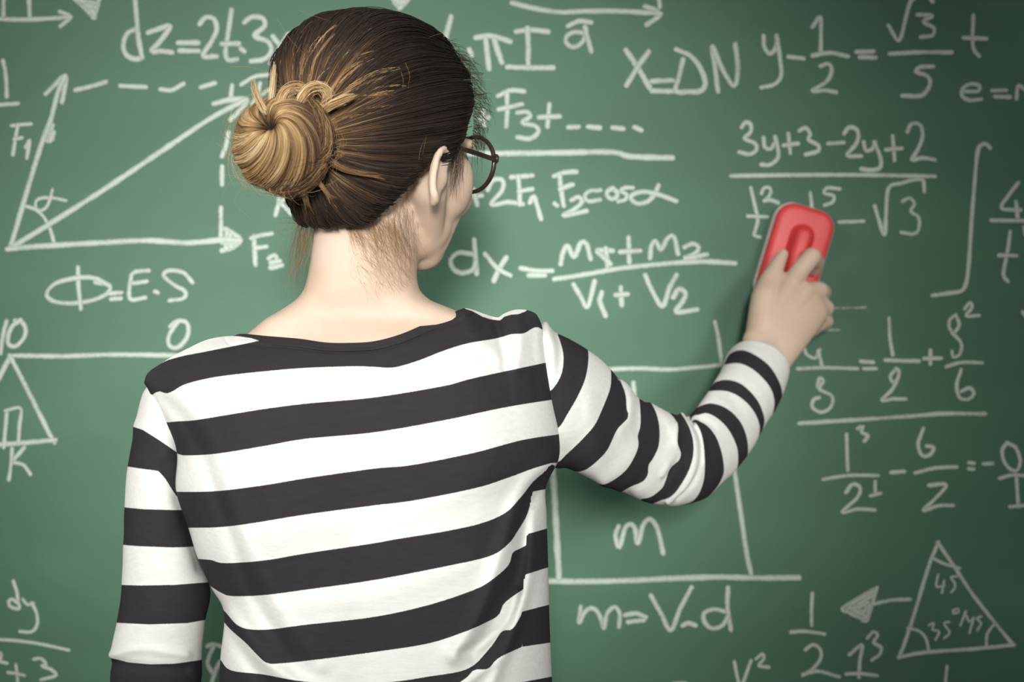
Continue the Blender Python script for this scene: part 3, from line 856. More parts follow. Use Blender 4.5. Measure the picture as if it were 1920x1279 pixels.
sleeve('sleeve', larm, larm_dark, 200, 80, lf, -5.0, shirt, 0.0008, False)

# --- the head's own frame
PSI, PHI = math.radians(35), math.radians(3)
HC = P(712, 236, 1.60)
hf = Vector((math.sin(PSI) * math.cos(PHI), math.cos(PSI) * math.cos(PHI), -math.sin(PHI)))
hr = Vector((math.cos(PSI), -math.sin(PSI), 0))
hu = hr.cross(hf)


def H(r, f, u):
    """head frame (right, forward, up) in metres to the scene"""
    return HC + hr * r + hf * f + hu * u


class Lump:
    """closed solids that the voxel remesh fuses into one continuous surface"""

    def __init__(self):
        self.bm = bmesh.new()

    def ball(self, c, ax, seg=20):
        """ellipsoid: centre, three axis vectors"""
        m = Matrix.Identity(4)
        for k in range(3):
            for j in range(3):
                m[j][k] = ax[k][j]
        m.translation = c
        bmesh.ops.create_uvsphere(self.bm, u_segments=seg, v_segments=seg * 2 // 3, radius=1.0, matrix=m)

    def sph(self, c, r, seg=16):
        self.ball(c, (Vector((r, 0, 0)), Vector((0, r, 0)), Vector((0, 0, r))), seg)

    def cone(self, a, b, ra, rb, flat=1.0, side=None, seg=18):
        """tapered rod with round ends; FLAT scales the radius across SIDE"""
        a, b = Vector(a), Vector(b)
        d = (b - a).normalized()
        s = (side or (Vector((0, 0, 1)) if abs(d.z) < .8 else Vector((1, 0, 0))))
        s = (s - d * s.dot(d)).normalized()
        t = d.cross(s)
        rings = []
        for k in range(5):
            an = math.pi / 2 * (1 - k / 4.0)
            rings.append((a - d * ra * math.sin(an) * (1 if k else .999), max(ra * math.cos(an), 1e-4)))
        for k in range(5):
            an = math.pi / 2 * k / 4.0
            rings.append((b + d * rb * math.sin(an), max(rb * math.cos(an), 1e-4)))
        self.loft([(c, s * r * flat, t * r) for c, r in rings], seg)

    def loft(self, rings, seg=24, power=2.0):
        prev = None
        for c, s, t in rings:
            row = []
            for k in range(seg):
                an = 2 * math.pi * k / seg
                ca, sa = math.cos(an), math.sin(an)
                if power != 2.0:
                    ca = math.copysign(abs(ca) ** (2 / power), ca)
                    sa = math.copysign(abs(sa) ** (2 / power), sa)
                row.append(self.bm.verts.new(c + s * ca + t * sa))
            if prev:
                for k in range(seg):
                    self.bm.faces.new((prev[k], prev[(k + 1) % seg], row[(k + 1) % seg], row[k]))
            else:
                self.bm.faces.new(row[::-1])
            prev = row
        self.bm.faces.new(prev)

    def chain(self, pts, rad, **kw):
        for i in range(len(pts) - 1):
            self.cone(pts[i], pts[i + 1], rad[i], rad[i + 1], **kw)

    def fuse(self, name, voxel, smooth, mat, parent):
        bmesh.ops.recalc_face_normals(self.bm, faces=self.bm.faces[:])
        o = bm_obj(name + '_source', self.bm, mat)
        md = o.modifiers.new('r', 'REMESH')
        md.mode = 'VOXEL'
        md.voxel_size = voxel
        md.use_smooth_shade = True
        if smooth:
            s = o.modifiers.new('s', 'SMOOTH')
            s.factor = 0.5
            s.iterations = smooth
        dg = bpy.context.evaluated_depsgraph_get()
        me = bpy.data.meshes.new_from_object(o.evaluated_get(dg))
        me.name = name
        old = o.data
        bpy.data.objects.remove(o)
        bpy.data.meshes.remove(old)
        me.materials.clear()
        me.materials.append(mat)
        me.polygons.foreach_set('use_smooth', [True] * len(me.polygons))
        r = bpy.data.objects.new(name, me)
        COL.objects.link(r)
        if parent:
            r.parent = parent
            r.matrix_parent_inverse = parent.matrix_world.inverted()
        return r


X, Yv, Zv = Vector((1, 0, 0)), Vector((0, 1, 0)), Vector((0, 0, 1))
B = Lump()
# skull, face, jaw
B.ball(H(0, -0.006, 0.008), (hr * .0715, hf * .0895, hu * .0865), 36)
B.ball(H(0, .030, -.030), (hr * .064, hf * .060, hu * .066), 30)
B.ball(H(.031, .052, -.046), (hr * .031, hf * .034, hu * .040), 22)
B.ball(H(-.031, .052, -.046), (hr * .031, hf * .034, hu * .040), 22)
B.ball(H(0, .046, -.082), (hr * .044, hf * .040, hu * .040), 26)
B.ball(H(0, .066, -.108), (hr * .024, hf * .022, hu * .020), 20)
for s in (1, -1):
    B.cone(H(s * .055, .006, -.062), H(s * .010, .066, -.113), .0165, .0125)
    B.ball(H(s * .031, .080, -.008), (hr * .020, hf * .010, hu * .007), 14)   # brow
    B.ball(H(s * .030, .074, -.060), (hr * .020, hf * .018, hu * .018), 14)   # cheek
    B.cone(H(s * .034, .066, -.052), H(s * .014, .064, -.100), .019, .017)
    B.cone(H(s * .0302, .085, -.0285), H(s * .034, .083, -.0285), .0095, .009)
B.cone(H(0, .092, -.026), H(0, .112, -.062), .006, .009)   # nose
B.ball(H(.008, .103, -.064), (hr * .007, hf * .009, hu * .006), 12)
B.ball(H(-.008, .103, -.064), (hr * .007, hf * .009, hu * .006), 12)
B.ball(H(0, .088, -.0835), (hr * .022, hf * .011, hu * .0042), 16)   # lips
B.ball(H(0, .087, -.0905), (hr * .019, hf * .011, hu * .0048), 16)
# neck, shoulders and trunk as one loft of rings: (y px, left px, right px, depth of centre, half depth)
rings = []
for y, xl, xr, yc, ry in [(330, 598, 775, 1.610, .050), (400, 592, 786, 1.610, .056), (450, 587, 785, 1.608, .056), (490, 583, 783, 1.608, .056), (520, 578, 781, 1.609, .056),
                          (545, 571, 786, 1.610, .056), (563, 556, 806, 1.612, .055), (580, 530, 850, 1.614, .054), (598, 498, 888, 1.616, .055), (628, 462, 905, 1.622, .056), (650, 440, 925, 1.625, .056),
                          (680, 400, 965, 1.628, .060), (730, 385, 975, 1.63, .070), (820, 390, 985, 1.63, .080), (950, 410, 985, 1.63, .080), (1150, 440, 990, 1.62, .084),
                          (1350, 440, 985, 1.62, .080), (1550, 415, 1010, 1.62, .088), (1700, 400, 1035, 1.62, .096), (1850, 400, 1045, 1.62, .098), (1950, 420, 1020, 1.62, .090)]:
    a, b = P(xl, y, yc), P(xr, y, yc)
    rings.append(((a + b) / 2, X * ((b.x - a.x) / 2), Yv * ry))
B.loft(rings, 48, 2.25)
# ears
for s in (1, -1):
    tilt = 0.26
    out = (hr * s * math.cos(tilt) + hf * math.sin(tilt)).normalized()     # the ear flares back and out
    fw = (hf * math.cos(tilt) - hr * s * math.sin(tilt)).normalized()
    ec = H(.0775 if s > 0 else -.0680, -.016, -.0510)
    eu_ = (hu * .97 + fw * .24).normalized()
    rim = [ec + fw * .012 - eu_ * .010] + [ec - fw * (math.cos(math.radians(a)) * .0145) + eu_ * (math.sin(math.radians(a)) * .0255) + out * .006 for a in (-75, -50, -25, 0, 25, 50, 75, 100, 125, 150)]
    B.chain(rim, [.0050] + [.0044, .0038, .0034, .0034, .0036, .0038, .0038, .0036, .0034, .0030], seg=10)
    B.ball(ec - fw * .001 + out * .001, (fw * .0125, eu_ * .0235, out * .0036), 16)
    B.ball(ec + fw * .003 - eu_ * .0235 + out * .002, (fw * .0075, eu_ * .0085, out * .0044), 12)
    B.ball(ec + fw * .010, (fw * .010, hu * .016, out * .008), 12)
# left arm, hanging
sh, el, wr = P(312, 810, 1.668), P(303, 1270, 1.675), P(280, 1745, 1.748)
B.chain([P(372, 775, 1.650), sh, el, wr], [.024, .030, .029, .023])
pd = (wr - el).normalized()
palm = wr + pd * .050
B.cone(wr, palm + pd * .02, .022, .030, flat=.5, side=X)
for k, (off, ln) in enumerate([(-.026, .066), (-.009, .074), (.009, .070), (.025, .056)]):
    b0_ = palm + pd * .024 + Yv * (-off)
    j1 = b0_ + pd * ln * .45 + X * .002
    j2 = j1 + pd * ln * .3 + X * .010
    B.chain([palm + Yv * (-off * .7), b0_, j1, j2, j2 + pd * ln * .2 + X * .012], [.010, .0092, .0085, .0078, .0068], seg=10)
B.chain([wr + pd * .02 + Yv * .014, wr + pd * .045 + Yv * .036 + X * .008, wr + pd * .075 + Yv * .044 + X * .014, wr + pd * .098 + Yv * .042 + X * .018], [.013, .011, .0095, .008], seg=10)
# right arm, raised
B.chain([P(985, 720, 1.63), P(1030, 745, 1.65), P(1150, 830, 1.74), P(1296, 875, 1.835)], [.030, .033, .030, .026])
wri = P(1436, 660, 1.998)
B.chain([P(1296, 875, 1.835), P(1366, 775, 1.925), wri], [.026, .023, .0215], seg=24)
# legs
for s, cx in ((-1, 560), (1, 870)):
    hip = P(cx, 1880, 1.62)
    knee = Vector((hip.x + s * -.004, 1.63, .47))
    ank = Vector((hip.x - s * .008, 1.60, .085))
    B.chain([hip, knee, ank], [.070, .048, .033])
    B.cone(ank - Zv * .035 + Yv * .0, ank - Zv * .045 + Yv * .13, .030, .024, flat=1.0)
body = B.fuse('body', 0.0034, 4, M['skin'], person)

# --- right hand, gripping the eraser (fused finer, roots inside the wrist)
Q0 = CROPS['Q']


def Q(x, y, Y):
    return P(Q0[0] + x * Q0[2], Q0[1] + y * Q0[2], Y)


Hn = Lump()
wq = Q(262, 1070, 1.997)
Hn.cone(P(1416, 692, 1.985), wq, .0195, .0200, flat=1.3, side=Vector((.86, 0, -.5)), seg=24)
mcp = {'i': Q(425, 640, 2.030), 'm': Q(505, 700, 2.030), 'r': Q(565, 790, 2.036), 'p': Q(590, 890, 2.044)}
for k, r0, r1 in (('i', .0170, .0125), ('m', .0175, .0128), ('r', .0165, .0122), ('p', .0150, .0112)):
    st = {'i': Q(225, 960, 2.004), 'm': Q(262, 1000, 2.002), 'r': Q(310, 1020, 2.002), 'p': Q(335, 1035, 2.004)}[k]
    Hn.cone(st, mcp[k], r0, r1, seg=16)
Hn.cone(wq, Q(492, 765, 2.0365), .0190, .0195, flat=1.72, side=Vector((.83, 0, -.52)), seg=28)
# index: bent over the end of the grip
Hn.chain([mcp['i'], Q(475, 560, 2.026), Q(545, 475, 2.030), Q(572, 505, 2.052), Q(555, 560, 2.066)], [.0125, .0112, .0108, .0098, .0085], seg=14)
Hn.chain([mcp['m'], Q(590, 690, 2.042), Q(618, 700, 2.062), Q(596, 690, 2.083)], [.0125, .0112, .0098, .0086], seg=14)
Hn.chain([mcp['r'], Q(630, 800, 2.048), Q(636, 800, 2.070), Q(600, 790, 2.086)], [.0120, .0108, .0094, .0082], seg=14)
Hn.chain([mcp['p'], Q(632, 885, 2.056), Q(630, 890, 2.074), Q(600, 880, 2.088)], [.0108, .0096, .0084, .0074], seg=14)
# thumb along the left of the grip
Hn.chain([Q(228, 960, 2.006), Q(252, 740, 2.022), Q(280, 640, 2.034), Q(318, 552, 2.042), Q(366, 460, 2.050)], [.0185, .0170, .0135, .0098, .0062], seg=16)
Hn.cone(Q(290, 780, 2.026), Q(375, 640, 2.034), .018, .0125)
hand = Hn.fuse('hand', 0.0016, 5, M['skin'], None)


def join_into(dst, src):
    """one continuous skin: the hand's mesh becomes part of the body's mesh"""
    bm = bmesh.new()
    bm.from_mesh(dst.data)
    n0 = len(bm.verts)
    bm.from_mesh(src.data)
    bm.verts.ensure_lookup_table()
    mw = dst.matrix_world.inverted()
    bm.to_mesh(dst.data)
    bm.free()
    me = src.data
    bpy.data.objects.remove(src)
    bpy.data.meshes.remove(me)
    dst.data.polygons.foreach_set('use_smooth', [True] * len(dst.data.polygons))


join_into(body, hand)

# eyes
for s in (1, -1):
    bm = bmesh.new()
    bmesh.ops.create_uvsphere(bm, u_segments=20, v_segments=14, radius=.0115, matrix=Matrix.Translation(H(s * .031, .0835, -.0285)))
    e = bm_obj('eye', bm, M['eye'], person)
    bm = bmesh.new()
    bmesh.ops.create_uvsphere(bm, u_segments=14, v_segments=10, radius=.0058, matrix=Matrix.Translation(H(s * .031, .0905, -.0285)))
    bm_obj('iris', bm, M['iris'], e)

# trousers and shoes, below the frame
tr = Lump()
rr = []
for y, xl, xr, ry in [(1610, 398, 1040, .105), (1760, 392, 1050, .112), (1900, 392, 1050, .112), (1990, 410, 1030, .104)]:
    a, b = P(xl, y, YC), P(xr, y, YC)
    rr.append(((a + b) / 2, X * ((b.x - a.x) / 2), Yv * ry))
tr.loft(rr, 40, 2.3)
for s, cx in ((-1, 560), (1, 870)):
    hip = P(cx, 1890, 1.62)
    tr.chain([hip, Vector((hip.x - s * .004, 1.63, .47)), Vector((hip.x - s * .008, 1.60, .09))], [.082, .058, .048])
    # cut level at the ankle by the floor of the loft
tr.fuse('trousers', 0.006, 4, M['trousers'], person)
for s, cx in ((-1, 560), (1, 870)):
    hip = P(cx, 1880, 1.62)
    ax = hip.x - s * .008
    sl = Lump()
    sl.cone(Vector((ax, 1.58, .048)), Vector((ax, 1.71, .040)), .036, .032)
    sl.cone(Vector((ax, 1.59, .06)), Vector((ax, 1.60, .09)), .036, .040)
    sh_ = sl.fuse('shoe', 0.004, 3, M['shoe'], person)
    box('sole', ax - .038, ax + .038, 1.545, 1.745, 0.0, 0.016, M['sole'], sh_, .006)

# ------------------------------------------------------------------ the hair
R = np.random.default_rng(11)
DARK = np.array([.036, .026, .021])
MID = np.array([.115, .062, .031])
BLOND = np.array([.56, .36, .160])
PALE = np.array([.84, .68, .43])


def tone(t):
    t = np.clip(np.asarray(t, float), 0, 1)[..., None]
    a = DARK + (MID - DARK) * np.clip(t / .4, 0, 1)
    b = a + (BLOND - a) * np.clip((t - .4) / .4, 0, 1)
    return b + (PALE - b) * np.clip((t - .8) / .2, 0, 1)


def vnoise(x, seed):
    """smooth 1-D noise in -1..1"""
    r = np.random.default_rng(seed).uniform(-1, 1, 4096)
    x = np.asarray(x, float) + 1000
    i = np.floor(x).astype(int)
    f = x - i
    f = f * f * (3 - 2 * f)
    return r[i % 4096] * (1 - f) + r[(i + 1) % 4096] * f


U0 = R.uniform


class Hair:
    def __init__(self):
        self.V, self.F, self.C, self.n = [], [], [], 0

    def add(self, pts, rad, col, taper=.35):
        """pts (strands, k, 3); rad scalar or (strands,); col (strands, k, 3)"""
        s, k, _ = pts.shape
        rad = np.broadcast_to(rad, (s,))[:, None] * (1 - (1 - taper) * np.linspace(0, 1, k)[None, :] ** 2)
        d = np.gradient(pts, axis=1)
        d /= np.maximum(np.linalg.norm(d, axis=2, keepdims=True), 1e-9)
        ref = np.array([0.31, -0.9, 0.27])
        a = np.cross(d, ref)
        a /= np.maximum(np.linalg.norm(a, axis=2, keepdims=True), 1e-9)
        b = np.cross(d, a)
        vs = []
        for j in range(3):
            an = 2 * math.pi * j / 3
            vs.append(pts + (a * math.cos(an) + b * math.sin(an)) * rad[..., None])
        v = np.stack(vs, 2)                      # s, k, 3, 3
        self.V.append(v.reshape(-1, 3))
        self.C.append(np.repeat(col[:, :, None, :], 3, 2).reshape(-1, 3))
        idx = self.n + np.arange(s * k * 3).reshape(s, k, 3)
        q = []
        for j in range(3):
            j2 = (j + 1) % 3
            q.append(np.stack([idx[:, :-1, j], idx[:, :-1, j2], idx[:, 1:, j2], idx[:, 1:, j]], -1).reshape(-1, 4))
        self.F.append(np.concatenate(q))
        self.n += s * k * 3

    def surface(self, V, F4, C):
        self.V.append(V)
        self.C.append(C)
        self.F.append(F4 + self.n)
        self.n += len(V)

    def build(self, name, label=None):
        V, Fq, C = np.concatenate(self.V), np.concatenate(self.F), np.concatenate(self.C)
        me = bpy.data.meshes.new(name)
        me.vertices.add(len(V))
        me.vertices.foreach_set('co', V.astype(np.float32).ravel())
        me.loops.add(len(Fq) * 4)
        me.loops.foreach_set('vertex_index', Fq.astype(np.int32).ravel())
        me.polygons.add(len(Fq))
        me.polygons.foreach_set('loop_start', np.arange(len(Fq), dtype=np.int32) * 4)
        me.polygons.foreach_set('use_smooth', np.ones(len(Fq), bool))
        me.update(calc_edges=True)
        at = me.attributes.new('tone', 'FLOAT_COLOR', 'POINT')
        at.data.foreach_set('color', np.concatenate([C, np.ones((len(C), 1))], 1).astype(np.float32).ravel())
        me.materials.append(M['hair'])
        o = bpy.data.objects.new(name, me)
        COL.objects.link(o)
        o.parent = person
        o.matrix_parent_inverse = person.matrix_world.inverted()
        if label:
            o['label'] = label
        return o


HMAT = np.array([tuple(hr), tuple(hf), tuple(hu)])
HCn = np.array(tuple(HC))


def hw(local):
    return HCn + local @ HMAT


def cap_r(d):
    """distance from the head's centre to the combed hair, direction d (n,3) in the head frame"""
    r, f, u = d[..., 0], d[..., 1], d[..., 2]
    b = np.where(f < 0, .1035, .1030)
    c = np.where(u > 0, .1035, .140)
    p = 2 + .75 * np.clip(-f * 1.5, 0, 1) * np.clip(u * 2.5, 0, 1)
    return (np.abs(r / .0850) ** p + np.abs(f / b) ** p + np.abs(u / c) ** p) ** (-1 / p)


HL_A = [-180, -150, -130, -112, -100, -92, -83, -69, -58, -45, -32, 0, 30, 38, 46, 54, 62, 70, 78, 86, 92, 97, 103, 112, 130, 150, 180]
HL_U = [.050, .045, .030, -.010, -.060, -.080, -.090, -.105, -.118, -.130, -.140, -.146, -.146, -.140, -.122, -.100, -.080, -.062, -.044, -.028, -.016, -.022, -.036, -.004, .030, .045, .050]


def cap_dir(al, t):
    """al: degrees round from the back of the head to its right; t: 0 at the hairline, 1 at the pole"""
    ul = np.interp(al, HL_A, HL_U)
    e0 = np.arctan2(ul, .090)
    e = e0 + (math.pi / 2 - e0) * t
    a = np.radians(al)
    return np.stack([np.sin(a) * np.cos(e), -np.cos(a) * np.cos(e), np.sin(e)], -1)


BC = np.array(tuple(P(530, 272, 1.497)))
BL = HMAT @ (BC - HCn)
ANCH = BL.copy()
ANCH /= np.linalg.norm(ANCH)
AX1 = np.array([1.0, 0, 0]) - ANCH * ANCH[0]
AX1 /= np.linalg.norm(AX1)
AX2 = np.cross(ANCH, AX1)
AXU = AX2 if AX2[2] > 0 else -AX2


def theta_of(d):
    return np.arctan2(d @ AX2, d @ AX1)


def streak(th, dist):
    """how blond the hair is: by lock (angle round the bun) and distance to the bun, radians"""
    base = 1.0 - dist / 0.82
    s = .26 * vnoise(th * 14, 3) + .20 * vnoise(th * 47, 4)
    up = .16 * np.clip(np.sin(th + .55), -1, 1)
    return base * .80 + s * np.clip(1.3 - dist * .6, .2, 1) + up * 1.2 - .10


def lockoff(th, dist):
    return .0016 * vnoise(th * 9, 7) + .0011 * vnoise(th * 25, 8) + .0009 * vnoise(th * 60 + dist * 2, 9)


hair = Hair()
# the combed surface under the strands
na, nt_ = 240, 60
AL, T = np.meshgrid(np.linspace(-180, 180, na), np.linspace(0, 1, nt_), indexing='ij')
D = cap_dir(AL.ravel(), T.ravel())
dist = np.arccos(np.clip(D @ ANCH, -1, 1))
th = theta_of(D)
edge = np.clip(T.ravel() / .10, 0, 1)
Rr = cap_r(D) * .985 + lockoff(th, dist) - .008 * (1 - edge) ** 2
F4 = []
for i in range(na - 1):
    for j in range(nt_ - 1):
        a = i * nt_ + j
        F4.append((a, a + nt_, a + nt_ + 1, a + 1))
hair.surface(hw(D * Rr[:, None]), np.array(F4), tone(streak(th, dist) * .75 - .05))
# combed strands running into the bun
ns, k = 8200, 13
al = np.concatenate([R.uniform(-180, 180, ns * 2 // 3), R.uniform(-60, 110, ns - ns * 2 // 3)])
t0 = np.concatenate([R.beta(.8, 1.6, ns // 2), R.uniform(0, .06, ns - ns // 2)])
R.shuffle(t0)
D0 = cap_dir(al, t0 * .98)
om = np.arccos(np.clip(D0 @ ANCH, -1, 1))
s = np.linspace(0, 1, k)[None, :, None]
stop = (1 - .10 / np.maximum(om, .2))[:, None, None] * R.uniform(.55, 1.0, ns)[:, None, None]
sx = s * stop
so = np.sin(om)[:, None, None]
path = (np.sin((1 - sx) * om[:, None, None]) * D0[:, None, :] + np.sin(sx * om[:, None, None]) * ANCH) / np.maximum(so, .05)
path /= np.linalg.norm(path, axis=2, keepdims=True)
# slight bow so that the locks sag like combed hair
dist = np.arccos(np.clip(path @ ANCH, -1, 1))
thm = theta_of(path)
wob = R.normal(0, .010, (ns, 1))
off = lockoff(thm, dist) + R.uniform(-.0012, .0016, (ns, 1)) + .0016 * np.sin(s[..., 0] * math.pi) * R.uniform(-.3, 1, (ns, 1))
off -= .007 * np.clip(1 - s[..., 0] * 5, 0, 1) * (t0[:, None] < .07)
rad = cap_r(path) * .992 + off
pts = hw(path * rad[..., None]) + (R.normal(0, .0006, (ns, 1, 3)))
col = tone(streak(thm, dist) + R.normal(0, .11, (ns, 1)))
hair.add(pts, R.uniform(.00022, .00046, ns), col, .6)
hair_o = hair.build('hair', 'dark brown combed hair with blond streaks')

# --- the bun
bun = Hair()
wax = np.array([-.24, -.86, .42])
wax /= np.linalg.norm(wax)
e1 = np.cross(wax, [0, 0, 1.0])
e1 /= np.linalg.norm(e1)          # towards picture right or left
e2 = np.cross(e1, wax)
if e1[0] < 0:
    e1 = -e1
if e2[2] < 0:
    e2 = -e2


def bun_pt(rho, ph, off):
    """rho: angle from the swirl's hole; ph: clock angle (0 right, pi/2 up)"""
    d = np.cos(rho)[..., None] * wax + np.sin(rho)[..., None] * (np.cos(ph)[..., None] * e1 + np.sin(ph)[..., None] * e2)
    dl = d @ HMAT.T
    r = (np.abs(dl[..., 0] / .0425) ** 2 + np.abs(dl[..., 1] / .038) ** 2 + np.abs(dl[..., 2] / .0395) ** 2) ** -.5
    r = r * (1 - .42 * np.exp(-(rho / .24) ** 2)) + off
    return BC + d * r[..., None], d


RH, PH = np.meshgrid(np.linspace(.02, math.pi - .02, 60), np.linspace(0, 2 * math.pi, 120), indexing='ij')
v, d = bun_pt(RH.ravel(), PH.ravel(), np.full(RH.size, -.0018))
F4 = [(i * 120 + j, i * 120 + j + 1, (i + 1) * 120 + j + 1, (i + 1) * 120 + j) for i in range(59) for j in range(119)]
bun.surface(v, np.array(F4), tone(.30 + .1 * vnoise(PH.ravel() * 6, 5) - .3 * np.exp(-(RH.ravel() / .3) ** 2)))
ns, k = 8000, 18
ph0 = R.uniform(0, 2 * math.pi, ns)
r0 = np.where(R.random(ns) < .55, R.uniform(.05, .25, ns), R.uniform(.2, 1.6, ns))
r1 = r0 + R.uniform(.5, 1.6, ns)
s = np.linspace(0, 1, k)[None, :]
rho = r0[:, None] + (r1 - r0)[:, None] * s
tw = 1.25 + .35 * vnoise(ph0 * 2, 21)[:, None]
spin = ph0[:, None] - tw * rho ** .85            # clockwise outwards
bin_ = (spin + tw * rho ** .85)
off = .0016 * vnoise(bin_ * 3.2, 31) + .0010 * vnoise(bin_ * 11, 32) + R.uniform(-.0008, .0012, (ns, 1))
lift = .0012 * np.sin(s * math.pi) * R.uniform(-1, 1.5, (ns, 1))
pts, d = bun_pt(rho, spin, off + lift)
lr = pts[..., 0] - BC[0]
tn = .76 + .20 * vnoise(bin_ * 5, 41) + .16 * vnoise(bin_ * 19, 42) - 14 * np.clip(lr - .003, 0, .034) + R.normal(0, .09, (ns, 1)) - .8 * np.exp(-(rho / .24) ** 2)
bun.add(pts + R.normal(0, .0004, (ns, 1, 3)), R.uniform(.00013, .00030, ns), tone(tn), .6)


def lock(H_, pts, r, n, tn, spread_end=1.0, vary=.12, k=16, thick=(.0002, .0004), tw=2.0, ragged=.6):
    """a rope of strands following a path of 3-D points"""
    c = smooth_path([tuple(p) for p in pts], k)
    d = np.gradient(c, axis=0)
    d /= np.linalg.norm(d, axis=1, keepdims=True)
    a = np.cross(d, [0.3, -.2, .93])
    a /= np.linalg.norm(a, axis=1, keepdims=True)
    b = np.cross(d, a)
    ra = r * np.sqrt(R.random(n))[:, None]
    an = R.uniform(0, 2 * math.pi, n)[:, None] + tw * np.linspace(0, 1, k)[None, :]
    prof = np.interp(np.linspace(0, 1, k), [0, .15, .8, 1], [.75, 1, 1, spread_end])[None, :]
    q = c[None] + (a[None] * np.cos(an)[..., None] + b[None] * np.sin(an)[..., None]) * (ra * prof)[..., None]
    # ragged ends: every strand stops at its own length
    full_ = np.linspace(0, 1, k)
    for i_ in range(n):
        e_ = np.linspace(R.uniform(0, .12), R.uniform(ragged, 1.0), k)
        for j_ in range(3):
            q[i_, :, j_] = np.interp(e_, full_, q[i_, :, j_])
    q += R.normal(0, r * .22, (n, 1, 3)) + np.cumsum(R.normal(0, r * .05, q.shape), 1)
    t = tn + vary * vnoise(an * 2.5, 77) + R.normal(0, .08, (n, 1))
    H_.add(q, R.uniform(thick[0], thick[1], n), tone(t), .5)


# the outer coil that wraps the right of the bun
for da, r0_, rr_, tn_ in ((0, .036, .0085, .18), (.0, .0405, .0065, .30), (.1, .0290, .0085, .24), (-.1, .0425, .0045, .55), (.0, .038, .0065, .10)):
    arc = []
    for a in np.radians(np.linspace(112, -118, 9)):
        dep = BL[1] + .001 - .010 * (r0_ < .036) + .006 * math.cos(a)
        arc.append(hw(np.array([BL[0] + math.cos(a + da) * r0_ * .96 + .0030, dep - .002, BL[2] + math.sin(a + da) * r0_ * .93])))
    lock(bun, arc, rr_, 480, tn_, .5, .24, 22, (.00014, .0003))
# loops and stray tips of the pinned hair
lock(bun, [P(520, 208, 1.475), P(532, 178, 1.478), P(556, 166, 1.485), P(574, 180, 1.49), P(572, 205, 1.49)], .0042, 150, .80, .5)
lock(bun, [P(556, 205, 1.48), P(575, 172, 1.482), P(598, 164, 1.488), P(614, 180, 1.492), P(612, 212, 1.492)], .0045, 170, .78, .5)
lock(bun, [P(500, 215, 1.47), P(488, 192, 1.472), P(479, 172, 1.475), P(474, 148, 1.476)], .0030, 70, .88, .55, .1, 12, tw=.3)
lock(bun, [P(505, 205, 1.478), P(510, 175, 1.48), P(512, 148, 1.482), P(515, 116, 1.484)], .0022, 70, .95, .3, .08, 12, tw=.2)
lock(bun, [P(600, 210, 1.488), P(622, 196, 1.486), P(648, 184, 1.488), P(668, 178, 1.492)], .0032, 80, .80, .3, .1, 12, tw=.3)
lock(bun, [P(585, 318, 1.486), P(600, 345, 1.490), P(612, 362, 1.496), P(622, 378, 1.502)], .0016, 60, .58, 4.2, .2, 14, (.00012, .00025), .2, .3)
lock(bun, [P(560, 335, 1.484), P(566, 352, 1.488), P(574, 375, 1.500), P(580, 400, 1.512)], .0020, 46, .50, 3.0, .2, 14, (.00012, .00025), .2, .3)
lock(bun, [P(612, 300, 1.492), P(645, 318, 1.494), P(690, 328, 1.498), P(725, 330, 1.504)], .0018, 46, .48, 2.4, .2, 14, (.00012, .00025), .2, .3)
for k_ in range(46):     # streaky locks that fan from the bun over the head
    an = math.radians(U0(20, 125) if k_ < 36 else U0(-75, 15))
    q0, ln = U0(.34, .6), U0(.22, .8)
    if k_ >= 36:
        q0, ln = U0(.30, .38), U0(.15, .26)
    pp = []
    for q_ in np.linspace(q0, q0 + ln, 8):
        dd = ANCH * math.cos(q_) + (AX1 * math.cos(an) + AXU * math.sin(an)) * math.sin(q_)
        an += U0(-.012, .012) - .03
        dd /= np.linalg.norm(dd)
        pp.append(hw(dd * (cap_r(dd[None])[0] - .0006)))
    lock(bun, pp, U0(.0007, .0018), int(U0(10, 26)), U0(.40, .74) if k_ < 36 else U0(.3, .5), .2, .2, 18, (.00016, .00032), .4)


def loose(H_, n, start, end, bulge, rad, tn, k=10, jit=.004):
    """single curved hairs: START and END are functions giving points, BULGE a sideways bow"""
    q = np.zeros((n, k, 3))
    for i in range(n):
        a, b = np.array(tuple(start(i))), np.array(tuple(end(i)))
        s_ = np.linspace(0, 1, k)[:, None]
        m = np.array(tuple(bulge(i)))
        c = a + (b - a) * s_ + m * np.sin(s_ * math.pi)
        c += np.cumsum(R.normal(0, jit / k, (k, 3)), 0)
        q[i] = c
    col = tone(np.repeat((tn + R.normal(0, .1, (n, 1))), k, 1))
    H_.add(q, np.full(n, rad), col, .3)


U = R.uniform
# frizz round the bun
fa = U(0, 2 * math.pi, 200)
fr_ = U(.036, .046, 200)


def fz0(i):
    return BC + np.array([math.cos(fa[i]) * fr_[i], -.004 + U(-.02, .01), math.sin(fa[i]) * fr_[i] * .95])


def fz1(i):
    g = fa[i] + U(-.7, .7)
    q = fr_[i] + U(.001, .013)
    return BC + np.array([math.cos(g) * q, U(-.02, .01), math.sin(g) * q * .97])


loose(bun, 200, fz0, fz1, lambda i: np.array([math.cos(fa[i]), 0, math.sin(fa[i])]) * U(0, .007), .00011, .80)
bun.build('hair_bun', 'blond swirled bun')

wisp = Hair()


def neck_y(x, y):
    c = (np.interp(y, [400, 490, 545, 563, 580], [592, 583, 571, 556, 530]) + np.interp(y, [400, 490, 545, 563, 580], [786, 783, 786, 806, 850])) / 2
    w = 100.0
    return 1.609 - .056 * math.sqrt(max(.05, 1 - min(.93, abs((x - c) / w)) ** 2.2)) - .0016


